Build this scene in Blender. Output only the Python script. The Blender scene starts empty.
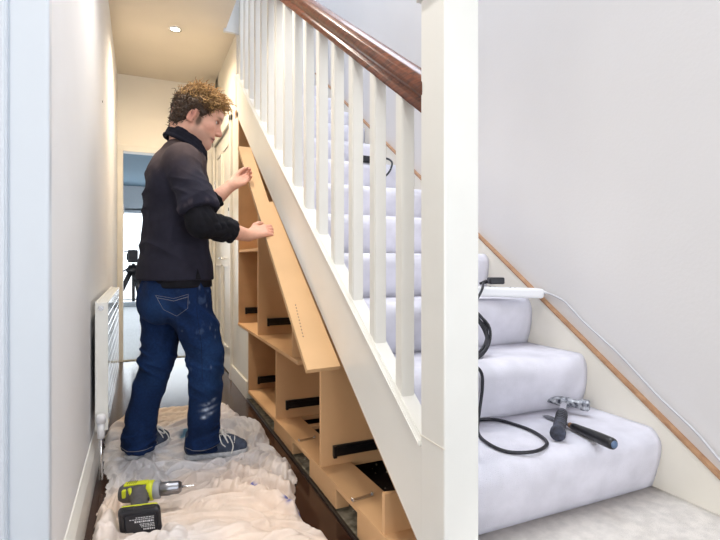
import bpy, bmesh, math, random
import numpy as np
from mathutils import Vector, Matrix
random.seed(7); rng = np.random.default_rng(7)
S = bpy.context.scene
COL = S.collection
R = math.radians

# ------------------------------------------------------------------ materials
def mat(name, col, rough=.6, metal=0., noise=0., nscale=20., bump=0., bscale=60., spec=.5, col2=None, attr=None, coat=0., detail=4.):
    m = bpy.data.materials.new(name); m.use_nodes = True
    nt = m.node_tree; b = nt.nodes['Principled BSDF']
    b.inputs['Base Color'].default_value = (*col, 1)
    b.inputs['Roughness'].default_value = rough
    b.inputs['Metallic'].default_value = metal
    b.inputs['Specular IOR Level'].default_value = spec
    b.inputs['Coat Weight'].default_value = coat
    tc = nt.nodes.new('ShaderNodeTexCoord')
    if attr:
        a = nt.nodes.new('ShaderNodeAttribute'); a.attribute_name = attr
        src = a.outputs['Color']
        if noise:
            n = nt.nodes.new('ShaderNodeTexNoise'); n.inputs['Scale'].default_value = nscale; n.inputs['Detail'].default_value = detail
            nt.links.new(tc.outputs['Object'], n.inputs['Vector'])
            mp = nt.nodes.new('ShaderNodeMapRange'); mp.inputs[1].default_value=.3; mp.inputs[2].default_value=.7
            mp.inputs[3].default_value = 1-noise; mp.inputs[4].default_value = 1+noise
            nt.links.new(n.outputs['Fac'], mp.inputs[0])
            mx = nt.nodes.new('ShaderNodeVectorMath'); mx.operation='SCALE'
            nt.links.new(src, mx.inputs[0]); nt.links.new(mp.outputs[0], mx.inputs['Scale'])
            src = mx.outputs[0]
        nt.links.new(src, b.inputs['Base Color'])
    elif noise or col2:
        n = nt.nodes.new('ShaderNodeTexNoise'); n.inputs['Scale'].default_value = nscale; n.inputs['Detail'].default_value = detail
        nt.links.new(tc.outputs['Object'], n.inputs['Vector'])
        r = nt.nodes.new('ShaderNodeValToRGB')
        c2 = col2 or tuple(min(1, c*(1-noise)) for c in col)
        c1 = col if col2 else tuple(min(1, c*(1+noise*.5)) for c in col)
        r.color_ramp.elements[0].position=.35; r.color_ramp.elements[1].position=.65
        r.color_ramp.elements[0].color=(*c2,1); r.color_ramp.elements[1].color=(*c1,1)
        nt.links.new(n.outputs['Fac'], r.inputs['Fac']); nt.links.new(r.outputs['Color'], b.inputs['Base Color'])
    if bump:
        n2 = nt.nodes.new('ShaderNodeTexNoise'); n2.inputs['Scale'].default_value = bscale; n2.inputs['Detail'].default_value = 3
        nt.links.new(tc.outputs['Object'], n2.inputs['Vector'])
        bp = nt.nodes.new('ShaderNodeBump'); bp.inputs['Strength'].default_value = bump; bp.inputs['Distance'].default_value=.01
        nt.links.new(n2.outputs['Fac'], bp.inputs['Height']); nt.links.new(bp.outputs['Normal'], b.inputs['Normal'])
    return m

def emis(name, col, s):
    m = bpy.data.materials.new(name); m.use_nodes=True; nt=m.node_tree
    b = nt.nodes['Principled BSDF']; b.inputs['Base Color'].default_value=(*col,1)
    b.inputs['Emission Color'].default_value=(*col,1); b.inputs['Emission Strength'].default_value=s
    return m

def plank_mat(name, c1, c2, c3, w, l, rough, axis_swap=True, mortar=.004, mcol=(.02,.015,.012), spec=.5):
    m = bpy.data.materials.new(name); m.use_nodes=True; nt=m.node_tree; b=nt.nodes['Principled BSDF']
    tc = nt.nodes.new('ShaderNodeTexCoord'); mp = nt.nodes.new('ShaderNodeMapping')
    if axis_swap: mp.inputs['Rotation'].default_value=(0,0,R(90))
    nt.links.new(tc.outputs['Object'], mp.inputs['Vector'])
    br = nt.nodes.new('ShaderNodeTexBrick'); br.inputs['Scale'].default_value=1
    br.inputs['Brick Width'].default_value=l; br.inputs['Row Height'].default_value=w
    br.inputs['Mortar Size'].default_value=mortar; br.inputs['Mortar'].default_value=(*mcol,1)
    br.inputs['Color1'].default_value=(*c1,1); br.inputs['Color2'].default_value=(*c2,1)
    nt.links.new(mp.outputs[0], br.inputs['Vector'])
    mp2 = nt.nodes.new('ShaderNodeMapping'); mp2.inputs['Scale'].default_value=(14,1.2,1)
    nt.links.new(tc.outputs['Object'], mp2.inputs['Vector'])
    n = nt.nodes.new('ShaderNodeTexNoise'); n.inputs['Scale'].default_value=4; n.inputs['Detail'].default_value=6
    nt.links.new(mp2.outputs[0], n.inputs['Vector'])
    mx = nt.nodes.new('ShaderNodeMixRGB'); mx.inputs['Color2'].default_value=(*c3,1)
    mr = nt.nodes.new('ShaderNodeMapRange'); mr.inputs[1].default_value=.4; mr.inputs[2].default_value=.75; mr.inputs[4].default_value=.7
    nt.links.new(n.outputs['Fac'], mr.inputs[0]); nt.links.new(mr.outputs[0], mx.inputs['Fac'])
    nt.links.new(br.outputs['Color'], mx.inputs['Color1']); nt.links.new(mx.outputs[0], b.inputs['Base Color'])
    b.inputs['Roughness'].default_value=rough; b.inputs['Specular IOR Level'].default_value=spec
    return m

def wood_mat(name, c1, c2, scale=(3,30,30), rough=.3, coat=0., spec=.5):
    m = bpy.data.materials.new(name); m.use_nodes=True; nt=m.node_tree; b=nt.nodes['Principled BSDF']
    tc = nt.nodes.new('ShaderNodeTexCoord'); mp=nt.nodes.new('ShaderNodeMapping'); mp.inputs['Scale'].default_value=scale
    nt.links.new(tc.outputs['Object'], mp.inputs['Vector'])
    n = nt.nodes.new('ShaderNodeTexNoise'); n.inputs['Scale'].default_value=2.; n.inputs['Detail'].default_value=6; n.inputs['Distortion'].default_value=.6
    nt.links.new(mp.outputs[0], n.inputs['Vector'])
    r = nt.nodes.new('ShaderNodeValToRGB'); r.color_ramp.elements[0].position=.3; r.color_ramp.elements[1].position=.7
    r.color_ramp.elements[0].color=(*c1,1); r.color_ramp.elements[1].color=(*c2,1)
    nt.links.new(n.outputs['Fac'], r.inputs['Fac']); nt.links.new(r.outputs['Color'], b.inputs['Base Color'])
    b.inputs['Roughness'].default_value=rough; b.inputs['Coat Weight'].default_value=coat; b.inputs['Specular IOR Level'].default_value=spec
    return m

M = {}
M['wall'] = mat('wall_paint', (.845,.85,.87), .75, noise=.03, nscale=1.5, bump=.05, bscale=90)
M['wall_end'] = mat('warm_lit_wall_paint', (.90,.85,.76), .8, noise=.03, nscale=1.5)  # lighter, warmer wall copy; downlight glow put into the colour
M['wall_r'] = mat('stairwell_paint', (.76,.745,.745), .75, noise=.03, nscale=1.3, bump=.05, bscale=90)
M['ceil'] = mat('ceiling_paint', (.80,.72,.60), .85, noise=.03, nscale=2)
M['gloss'] = mat('white_gloss_paint', (.86,.85,.80), .32, noise=.02, nscale=6)
M['gloss_in'] = mat('cream_gloss_paint', (.84,.80,.71), .35, noise=.03, nscale=6)
M['case'] = mat('cool_white_gloss', (.67,.72,.78), .35)
M['carpet'] = mat('pale_carpet', (.82,.80,.875), .95, noise=.10, nscale=9, bump=.6, bscale=420, spec=.1)
M['carpet_lit'] = mat('pale_carpet_warm_lit', (.76,.71,.66), .95, noise=.12, nscale=30, bump=.6, bscale=420, spec=.1)  # same carpet; warm light on the lowest step put into its colour
M['mdf'] = mat('raw_mdf', (.78,.48,.25), .7, noise=.07, nscale=3, bump=.03, bscale=200, spec=.25)
M['mdf_dark'] = mat('raw_mdf_darker', (.64,.39,.20), .75, noise=.12, nscale=5, spec=.25)  # darker MDF for the backs and side panels
M['mdf_board'] = mat('raw_mdf_board', (.66,.42,.22), .65, noise=.05, nscale=4, spec=.25)
M['bare'] = wood_mat('bare_wood_strip', (.36,.19,.10), (.50,.29,.16), (30,3,30), .6)
M['rail'] = wood_mat('varnished_mahogany', (.050,.011,.004), (.20,.050,.014), (60,2.5,60), .34, .15, .4)
M['black_metal'] = mat('black_runner_metal', (.012,.012,.014), .35, .3, noise=.3, nscale=30)
M['floor'] = plank_mat('dark_laminate', (.042,.019,.013), (.032,.014,.010), (.062,.032,.021), .17, 1.2, .16, mortar=.003)
M['floor_far'] = plank_mat('grey_tile', (.26,.28,.30), (.22,.24,.26), (.31,.33,.35), .4, .6, .36, mortar=.008, mcol=(.2,.2,.21))
M['concrete'] = mat('dusty_concrete', (.40,.37,.28), .9, noise=.5, nscale=25, bump=.5, bscale=60)
M['black_strip'] = mat('black_strip', (.02,.015,.013), .3)
M['chrome'] = mat('chrome', (.75,.75,.76), .22, 1.)
M['rad'] = mat('radiator_enamel', (.86,.87,.87), .10, spec=.6, coat=.3)
M['dark'] = mat('dark_metal', (.03,.03,.035), .4, .5)
M['sky_tinted_ceil'] = mat('sky_tinted_ceiling', (.25,.36,.45), .8, noise=.03)  # blue of the sky light put into the ceiling colour
M['white'] = mat('white_paint_cool', (.84,.86,.88), .6, noise=.02)
M['plastic_w'] = mat('white_plastic', (.84,.84,.86), .35)
M['plastic_b'] = mat('black_plastic', (.015,.015,.02), .38)
M['rubber'] = mat('black_rubber_cable', (.012,.012,.018), .42)
M['cable_w'] = mat('grey_white_cable', (.55,.55,.58), .5)
M['steel'] = mat('worn_steel', (.35,.36,.38), .38, .8, col2=(.10,.10,.12), nscale=70)
M['steel_c'] = mat('dark_steel', (.26,.26,.28), .3, .9)
M['steel_p'] = mat('paint_spattered_steel', (.62,.64,.68), .45, .5, col2=(.05,.055,.08), nscale=75)
M['grip'] = mat('blue_grey_rubber_grip', (.06,.07,.11), .6, col2=(.02,.02,.03), nscale=60)
M['handle_b'] = mat('black_handle', (.012,.012,.014), .3)
M['handle_end'] = mat('blue_handle_end', (.10,.16,.27), .4)
M['lime'] = mat('lime_plastic', (.62,.66,.02), .45, noise=.1, nscale=30)
M['drill_g'] = mat('grey_drill_plastic', (.10,.095,.10), .55, noise=.25, nscale=40)
M['label_w'] = mat('white_print', (.8,.82,.85), .5)
M['sheet'] = mat('dust_sheet_cotton', (.8,.72,.66), .9, attr='Col', noise=.06, nscale=14, bump=.25, bscale=260, spec=.15)
M['skin'] = mat('skin', (.7,.42,.32), .5, attr='Col', noise=.05, nscale=60, spec=.35)
M['hair'] = mat('hair', (.3,.15,.05), .45, attr='Col', noise=.15, nscale=90, spec=.4)
M['polo'] = mat('navy_jersey', (.03,.03,.05), .85, attr='Col', noise=.12, nscale=25, bump=.15, bscale=400, spec=.2)
M['under'] = mat('black_jersey', (.009,.009,.013), .85, noise=.3, nscale=30, bump=.15, bscale=300, spec=.2)
M['collar'] = mat('dark_collar_jersey', (.013,.013,.022), .9, noise=.2, nscale=40, spec=.2)
M['jeans'] = mat('indigo_denim', (.02,.05,.14), .85, attr='Col', noise=.18, nscale=110, bump=.2, bscale=500, spec=.2)
M['stitch'] = mat('pale_stitching', (.27,.26,.27), .8)
M['shoe'] = mat('blue_grey_suede', (.075,.095,.145), .85, noise=.25, nscale=50, spec=.2)
M['sole'] = mat('grey_rubber_sole', (.60,.61,.64), .7, noise=.2, nscale=50)
M['lace'] = mat('white_lace', (.78,.78,.76), .8)
M['eye'] = mat('eye', (.55,.5,.46), .2)
M['glass'] = None
g = bpy.data.materials.new('clear_glass'); g.use_nodes=True
gb = g.node_tree.nodes['Principled BSDF']; gb.inputs['Transmission Weight'].default_value=1; gb.inputs['Roughness'].default_value=0; gb.inputs['IOR'].default_value=1.02
M['glass']=g

# ------------------------------------------------------------------ object helpers
def tag(o, label=None, cat=None, group=None, kind=None):
    if label: o['label']=label
    if cat: o['category']=cat
    if group: o['group']=group
    if kind: o['kind']=kind
    return o
def thing(name, label, cat, loc=(0,0,0), group=None):
    o = bpy.data.objects.new(name, None); COL.objects.link(o); o.location = loc
    o.empty_display_size=.05
    return tag(o, label, cat, group)
def rootloc(p):
    v = Vector((0,0,0))
    while p is not None:
        v += Vector(p.location); p = p.parent
    return v
def link(name, me, m, parent=None, loc=None):
    if m is not None:
        me.materials.clear()
        for x in (m if isinstance(m,(list,tuple)) else [m]): me.materials.append(x)
    o = bpy.data.objects.new(name, me); COL.objects.link(o)
    if parent is not None: o.parent = parent
    if loc is not None: o.location = loc
    return o
class G:
    """collects geometry given in world coordinates; builds ONE mesh object"""
    def __init__(s): s.v=[]; s.f=[]; s.sm=[]; s.mi=[]; s.cur=0
    def add(s, v, f, smooth=False):
        n=len(s.v); s.v += [tuple(p) for p in v]
        for q in f: s.f.append(tuple(i+n for i in q)); s.sm.append(smooth); s.mi.append(s.cur)
        return s
    def bm(s, b, smooth=False):
        b.verts.index_update()
        s.add([v.co[:] for v in b.verts], [[v.index for v in f.verts] for f in b.faces], smooth); b.free(); return s
    def box(s, a, b, bev=0., seg=2, mtx=None):
        bm = bmesh.new(); bmesh.ops.create_cube(bm, size=1)
        for v in bm.verts:
            v.co = Vector([(a[i]+b[i])/2 + v.co[i]*(b[i]-a[i]) for i in range(3)])
        if bev: bmesh.ops.bevel(bm, geom=bm.edges[:], offset=bev, segments=seg, affect='EDGES', profile=.5)
        if mtx is not None: bm.transform(mtx)
        return s.bm(bm)
    def prism(s, poly, axis, a, b, bev=0.):
        """poly: 2-D points in the other two axes (in xyz order), extruded along axis a..b"""
        bm = bmesh.new()
        def P(p,t):
            q=list(p); q.insert(axis,t); return q
        A=[bm.verts.new(P(p,a)) for p in poly]; B=[bm.verts.new(P(p,b)) for p in poly]
        bm.faces.new(A); bm.faces.new(B[::-1]); n=len(poly)
        for i in range(n): bm.faces.new((A[i],B[i],B[(i+1)%n],A[(i+1)%n]))
        bmesh.ops.recalc_face_normals(bm, faces=bm.faces[:])
        if bev: bmesh.ops.bevel(bm, geom=bm.edges[:], offset=bev, segments=2, affect='EDGES')
        return s.bm(bm)
    def tube(s, pts, r, n=10, caps=True, smooth=True):
        pts=[Vector(p) for p in pts]; rr = r if isinstance(r,(list,tuple)) else [r]*len(pts)
        t0=(pts[1]-pts[0]).normalized(); u=t0.orthogonal().normalized(); V=[];F=[]
        for i,p in enumerate(pts):
            t=(pts[min(i+1,len(pts)-1)]-pts[max(i-1,0)])
            t = t.normalized() if t.length>1e-9 else t0
            u=(u-t*u.dot(t)); u = u.normalized() if u.length>1e-6 else t.orthogonal().normalized()
            w=t.cross(u)
            for k in range(n):
                a=2*math.pi*k/n; V.append(p+(u*math.cos(a)+w*math.sin(a))*rr[i])
        for i in range(len(pts)-1):
            for k in range(n):
                a=i*n+k;b=i*n+(k+1)%n; F.append((a,b,b+n,a+n))
        if caps: F.append(tuple(range(n))[::-1]); F.append(tuple(range((len(pts)-1)*n,len(pts)*n)))
        return s.add(V,F,smooth)
    def cyl(s, a, b, r, n=24, r2=None): return s.tube([a,b],[r, r if r2 is None else r2], n, True, False)
    def lathe(s, prof, a, d, n=24):
        """prof: (t, r) along direction d from a"""
        a=Vector(a); d=Vector(d).normalized()
        return s.tube([a+d*t for t,_ in prof],[r for _,r in prof], n, True, True)
    def obj(s, name, m, parent=None, auto=35):
        off = rootloc(parent)
        me = bpy.data.meshes.new(name)
        me.from_pydata([(p[0]-off.x,p[1]-off.y,p[2]-off.z) for p in s.v], [], s.f)
        me.polygons.foreach_set('use_smooth', s.sm)
        o = link(name, me, m, parent)
        if max(s.mi, default=0): me.polygons.foreach_set('material_index', s.mi)
        me.update(); return o
def struct(g, name, m, parent=None):
    o = g.obj(name, m, parent)
    if parent is None: o['kind']='structure'
    return o
def spline(pts, n=8):
    """catmull-rom"""
    P=[Vector(p) for p in pts]; P=[P[0]*2-P[1]]+P+[P[-1]*2-P[-2]]; out=[]
    for i in range(1,len(P)-2):
        for k in range(n):
            t=k/n; a,b,c,d=P[i-1:i+3]
            out.append(.5*((2*b)+(c-a)*t+(2*a-5*b+4*c-d)*t*t+(3*b-a-3*c+d)*t**3))
    out.append(P[-2]); return out

# ------------------------------------------------------------------ setting
PX=.65; WL=-.185; YE=4.92; CZ=2.6; XR=1.535
g=G(); g.box((-2.2,-1.9,-.1),(2.2,YE+.02,0)); struct(g,'floor',M['floor'])
g=G(); g.box((-2.2,YE+.02,-.1),(3.2,11.1,0)); struct(g,'floor_far',M['floor_far'])
g=G(); g.box((-.33,1.26,-.02),(WL,YE+.12,CZ)); struct(g,'wall_left',M['wall'])
# wall facing the camera to the left of the passage, and its cased corner
g=G(); g.box((-2.2,1.27,-.02),(-.33,1.40,CZ)); struct(g,'wall_front',M['wall'])
g=G(); g.box((-.60,1.225,0),(-.255,1.262,CZ),.004); g.box((-.254,1.238,0),(-.178,1.275,CZ),.006); g.box((-.262,1.232,0),(-.252,1.27,CZ),.003)
struct(g,'trim_1',M['case'])
g=G(); g.box((XR,-1.9,-.02),(XR+.15,YE+.12,5.2)); struct(g,'wall_right',M['wall_r'])
# ceiling over the passage, with the open stairwell beside it
g=G(); g.box((-2.2,-1.9,CZ),(.57,YE+.12,CZ+.24)); g.box((.57,3.67,CZ),(PX+.002,YE+.12,CZ+.24)); g.box((.57,-1.9,CZ),(XR,.2,CZ+.24)); struct(g,'ceiling',M['ceil'])
g=G(); g.box((PX,4.62,2.0),(XR,4.74,5.1)); g.box((.45,.2,CZ+.24),(.57,4.74,5.1)); g.box((.57,3.67,CZ+.24),(PX+.08,4.74,5.1)); g.box((.45,.08,CZ+.24),(XR,.2,5.1)); struct(g,'wall_stairwell',M['wall_r'])
g=G(); g.box((.555,3.64,CZ-.02),(.70,3.668,CZ+.30)); struct(g,'trim_2',M['white'])
g=G(); g.box((-2.3,-2.0,-.02),(XR+.15,-1.9,CZ)); struct(g,'sky_block_rear',M['wall'])  # unseen wall added to shut out sky light behind the camera
g=G(); g.box((-2.3,-1.9,-.02),(-2.2,1.4,CZ)); struct(g,'sky_block_left',M['wall'])  # unseen side wall, added to keep sky light out as well
g=G(); g.box((.4,-.1,5.1),(XR+.2,4.8,5.2)); struct(g,'ceiling_upper',M['white'])
# partition under the stair beyond the cabinets, with a cupboard doorway

g=G(); g.box((PX,3.60,-.02),(PX+.08,3.90,2.0)); g.box((PX,3.67,2.0),(PX+.08,YE+.05,CZ)); g.box((PX,4.80,-.02),(PX+.08,YE+.05,2.05))
g.box((PX,3.25,-.02),(PX+.06,3.62,.445)); struct(g,'wall_partition',M['gloss_in'])
g=G(); g.box((PX-.018,3.83,0),(PX+.002,3.90,2.04),.004); g.box((PX-.018,4.79,0),(PX+.002,4.86,2.04),.004); g.box((PX-.018,3.83,1.99),(PX+.002,4.86,2.06),.004)
struct(g,'trim_3',M['gloss_in'])
g=G(); g.box((PX-.012,3.25,0),(PX,3.83,.12),.004); struct(g,'baseboard_right',M['gloss_in'])
# panelled cupboard door
g=G(); g.box((PX+.006,3.905,.01),(PX+.04,4.79,1.985))
d=struct(g,'door_1',M['gloss_in'])
def door_frame_panel(g, y0,y1,z0,z1,x):
    w=.018
    for a,b in (((y0,z0),(y1,z0+w)),((y0,z1-w),(y1,z1)),((y0,z0),(y0+w,z1)),((y1-w,z0),(y1,z1))):
        g.box((x-.010,a[0],a[1]),(x,b[0],b[1]),.003)
g=G()
for y0,y1 in ((4.0,4.31),(4.39,4.70)):
    door_frame_panel(g,y0,y1,1.08,1.86,PX+.007); door_frame_panel(g,y0,y1,.2,.88,PX+.007)
g.obj('panel_moulding',M['gloss_in'],d)
for z in (1.62,.35):
    g=G(); g.cyl((PX+.0,4.787,z-.05),(PX+.0,4.787,z+.05),.008); g.obj('hinge',M['chrome'],d)
g=G(); g.cyl((PX+.006,4.28,.935),(PX-.035,4.28,.935),.010); g.tube([(PX-.035,4.28,.935),(PX-.037,4.22,.936),(PX-.034,4.17,.933)],[.008,.008,.006])
g.obj('door_handle',M['chrome'],d)
g=G(); g.box((PX-.022,3.86,1.24),(PX-.016,3.895,1.36),.002); g.cur=1; g.box((PX-.026,3.87,1.30),(PX-.021,3.885,1.325),.001); g.obj('latch_plate',[M['plastic_w'],M['dark']],d)
# end wall with open doorway
DX0,DX1,DH=-.150,.56,1.915
g=G(); g.box((-.33,YE,-.02),(DX0,YE+.12,CZ)); g.box((DX1,YE,-.02),(PX+.9,YE+.12,CZ)); g.box((DX0,YE,DH),(DX1,YE+.12,CZ)); struct(g,'wall_back',M['wall_end'])
g=G(); g.box((WL,YE-.018,0),(DX0+.012,YE+.10,DH),.004); g.box((DX1-.012,YE-.018,0),(DX1+.075,YE+.10,DH),.004); g.box((WL,YE-.018,DH-.012),(DX1+.075,YE+.10,DH+.045),.004)
c=struct(g,'trim_4',M['gloss_in'])
g=G(); g.cyl((DX0+.014,YE+.0,1.33),(DX0+.014,YE+.0,1.42),.007); g.obj('hinge',M['chrome'],c)
g=G(); g.box((DX0,YE-.005,0),(DX1,YE+.06,.005),.002); struct(g,'trim_5',M['concrete'])
# baseboard on the left
g=G(); g.prism([(WL,0),(WL+.018,0),(WL+.018,.135),(WL+.012,.152),(WL+.004,.17),(WL,.172)],1,1.275,YE); 
o=struct(g,'baseboard_left',M['gloss'])
# far room
FY=10.8
g=G(); g.box((-2.3,YE+.12,-.02),(-2.2,FY+.1,2.42)); struct(g,'wall_far_left',M['white'])
g=G(); g.box((3.1,YE+.12,-.02),(3.2,FY+.1,2.42)); struct(g,'wall_far_right',M['white'])
g=G(); g.box((-2.3,YE+.12,2.4),(3.2,FY+.1,2.5)); struct(g,'ceiling_far',M['sky_tinted_ceil'])
g=G(); g.box((-2.3,FY,1.92),(3.2,FY+.1,2.42)); g.box((-2.3,FY,0),(-1.6,FY+.1,1.95)); g.box((2.4,FY,0),(3.2,FY+.1,1.95)); struct(g,'wall_far',M['white'])
g=G()
for x in (-1.6,-.95,1.02,2.36): g.box((x,FY+.0,0),(x+.05,FY+.06,1.92),.004)
g.box((-1.6,FY,1.86),(2.41,FY+.06,1.95),.004); g.box((-1.6,FY,0),(2.41,FY+.06,.08),.004)
w=struct(g,'window_1',M['white'])
g=G(); g.box((-1.58,FY+.025,.05),(2.40,FY+.03,1.9)); g.obj('pane',M['glass'],w)
# strip lines in front of the cabinets
g=G(); g.box((.640,1.0,0),(.652,3.25,.010),.002); struct(g,'trim_6',M['black_strip'])
g=G(); g.box((.652,1.0,0),(.80,3.25,.004)); struct(g,'trim_7',M['concrete'])

# ceiling downlight
t=thing('downlight','round recessed downlight with chrome rim in the hall ceiling','light',(.235,3.80,CZ))
g=G(); n=32; V=[];F=[]
for r,z in ((.030,.004),(.031,-.006),(.044,-.007),(.046,0)):
    for k in range(n): V.append((.235+r*math.cos(2*math.pi*k/n),3.80+r*math.sin(2*math.pi*k/n),CZ+z))
for i in range(3):
    for k in range(n): F.append((i*n+k,i*n+(k+1)%n,(i+1)*n+(k+1)%n,(i+1)*n+k))
g.add(V,F,True); g.obj('rim',M['chrome'],t)
g=G(); g.cyl((.235,3.80,CZ-.003),(.235,3.80,CZ+.001),.030); g.obj('lamp',emis('lamp_glow',(1,.93,.8),14),t)
# nail hole mark in left wall
g=G(); g.cyl((WL-.002,3.0,1.78),(WL+.002,3.0,1.78),.006); tag(g.obj('nail_hole',M['dark']),'small dark nail hole in the left wall above the radiator','nail hole')  # dark disc standing for a nail hole

# ------------------------------------------------------------------ staircase
st=thing('staircase','white staircase with pale carpeted steps, square balusters and a varnished wooden handrail','staircase',(1.1,1.0,0))
ny=lambda k: 1.015+.28*(k-2)
nz=lambda k: .19*k
def step_geo(k):
    """carpet shell: rounded nosing, tread running back to the next riser"""
    y=ny(k); z=nz(k); zb=nz(k-1); r=.030
    R1=.046; ztop=z-R1*1.05
    prof=[(y+.044,zb-.002)]
    prof+= [(y+.004+.037*(1-i/8)**1.8, zb+(ztop-zb)*i/8) for i in range(0,9)]
    for i in range(1,9):
        a=math.pi-(math.pi/2)*i/8
        prof.append((y+.004+R1+R1*math.cos(a), ztop+R1*1.05*math.sin(a)))
    prof+=[(y+.1,z),(y+.2,z),(y+.28+.044,z)]
    V=[];F=[]; xs=[.682,.70]+[.75+.762*i/24 for i in range(25)]
    n=len(prof)
    rr=random.Random(k)
    ph=rr.random()*6
    for i,x in enumerate(xs):
        # carpet is tucked round at the right-hand end
        e=max(0,(x-1.452)/.06); dn=.010*e*e
        for j,(a,b) in enumerate(prof):
            w=.0025*math.sin(x*9+ph+j*.5)
            on=math.sin(math.pi*min(1,j/20.))*.9+.1; dw=math.sin(math.pi*min(1,j/20.))
            V.append((x, a+w*on+dn*dw, b))
    for i in range(len(xs)-1):
        for j in range(n-1):
            F.append((i*n+j,(i+1)*n+j,(i+1)*n+j+1,i*n+j+1))
    return V,F
for k in range(1,15):
    V,F=step_geo(k); g=G(); g.add(V,F,True)
    o=g.obj('step',M['carpet_lit'] if k==1 else M['carpet'],st)
    sm=o.modifiers.new('thick','SOLIDIFY'); sm.thickness=.012; sm.offset=-1
# outer string with bead, capping
SB=lambda y: 1.088+.70*(y-1.97)
SU=lambda y: .6955*y-.557
ya,yb=1.0665,3.69
g=G(); g.prism([(ya,SU(ya)),(yb,SU(yb)),(yb,SB(yb)),(ya,SB(ya))],0,PX,PX+.034)
o=g.obj('string',M['gloss'],st)
g=G(); g.prism([(ya,SB(ya)-.008),(yb,SB(yb)-.008),(yb,SB(yb)+.004),(ya,SB(ya)+.004)],0,PX-.010,PX+.02,.003)
g.prism([(ya,SB(ya)+.004),(yb,SB(yb)+.004),(yb,SB(yb)+.012),(ya,SB(ya)+.012)],0,PX+.0005,PX+.050,.003)
g.obj('bead',M['gloss'],o)
g=G(); g.prism([(ya,SU(ya)-.003),(yb,SU(yb)-.003),(yb,SU(yb)+.0005),(ya,SU(ya)+.0005)],0,PX-.0005,PX+.033)
g.box((PX-.004,3.66,SU(3.66)-.02),(PX+.02,3.70,SU(3.66)+.035),.002)
g.obj('lower_edge',M['bare'],o)['label']='unpainted brown lower edge'
# wall string with bare top
WS=lambda y: .30+.674*(y-.86)
g=G(); ya2=.60; yb2=4.4
g.prism([(ya2,0.0),(ya2,WS(ya2)),(yb2,WS(yb2)),(yb2,WS(yb2)-.6),(1.4,0)],0,1.511,1.5345)
w=g.obj('wall_string',M['gloss_in'],st)
g=G(); g.prism([(ya2,WS(ya2)),(yb2,WS(yb2)),(yb2,WS(yb2)+.003),(ya2,WS(ya2)+.003)],0,1.5105,1.5347)
g.prism([(ya2,WS(ya2)-.004),(yb2,WS(yb2)-.004),(yb2,WS(yb2)+.003),(ya2,WS(ya2)+.003)],0,1.508,1.513)
g.obj('bare_top_edge',M['bare'],w)['label']='bare brown wooden top edge'
# newel post with moulded cap
NX0,NX1,NY0,NY1=.648,.748,.962,1.068
g=G(); g.box((NX0,NY0,0),(NX1,NY1,1.60),.005,3); nw=g.obj('newel_post',M['gloss'],st)
g=G(); g.box((NX0-.010,NY0-.010,1.572),(NX1+.010,NY1+.010,1.590),.005); g.box((NX0-.022,NY0-.022,1.588),(NX1+.022,NY1+.022,1.615),.008,3); g.box((NX0-.006,NY0-.006,1.612),(NX1+.006,NY1+.006,1.64),.006)
g.obj('newel_cap',M['gloss'],nw)
g=G(); g.prism([(NY0-.0,.476),(NY1,.476),(NY1,.479),(NY0,.479)],0,NX0-.0012,NX0+.002); g.obj('joint_line',M['gloss_in'],nw)
# handrail (profile swept along the slope)
RB=lambda y: 1.2975+.69*(y-1.0826)
cs=[(-.022,0),(.022,0),(.026,.010),(.024,.022),(.018,.030),(.019,.036),(.031,.048),(.035,.062),(.032,.078),(.022,.091),(.008,.098),(-.008,.098),(-.022,.091),(-.032,.078),(-.035,.062),(-.031,.048),(-.019,.036),(-.018,.030),(-.024,.022),(-.026,.010)]
V=[];F=[];n=len(cs)
ys=(1.06,3.67)
for y in ys:
    for a,b in cs: V.append((.677+a*.95,y,RB(y)+b*1.08))
F=[(i,(i+1)%n,n+(i+1)%n,n+i) for i in range(n)]+[tuple(range(n))[::-1],tuple(range(n,2*n))]
g=G(); g.add(V,F,False); o=g.obj('handrail',M['rail'],st)
bv=o.modifiers.new('b','BEVEL'); bv.width=.0035; bv.segments=2; bv.limit_method='ANGLE'; bv.angle_limit=R(12)
for p in o.data.polygons[:n]: p.use_smooth=True
# balusters
me=None
for k in range(15):
    y=1.197+.1705*k
    if me is None:
        w=.0198; V=[];F=[]
        zb=lambda dy: SB(y+dy)+.010; zt=lambda dy: RB(y+dy)+.004
        bm=bmesh.new()
        q=[(-w,-w),(w,-w),(w,w),(-w,w)]
        A=[bm.verts.new((a,b,.70*b+.010)) for a,b in q]; B=[bm.verts.new((a,b,.69*b+.004+(RB(y)-SB(y)))) for a,b in q]
        bm.faces.new(A[::-1]); bm.faces.new(B)
        for i in range(4): bm.faces.new((A[i],A[(i+1)%4],B[(i+1)%4],B[i]))
        bmesh.ops.bevel(bm, geom=[e for e in bm.edges if abs(e.verts[0].co.z-e.verts[1].co.z)>.3], offset=.003, segments=2, affect='EDGES')
        me=bpy.data.meshes.new('baluster'); bm.to_mesh(me); bm.free(); me.materials.append(M['gloss'])
    o=bpy.data.objects.new('baluster',me); COL.objects.link(o); o.parent=st
    o.location=Vector((.6755,y,SB(y)))-st.location

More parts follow.
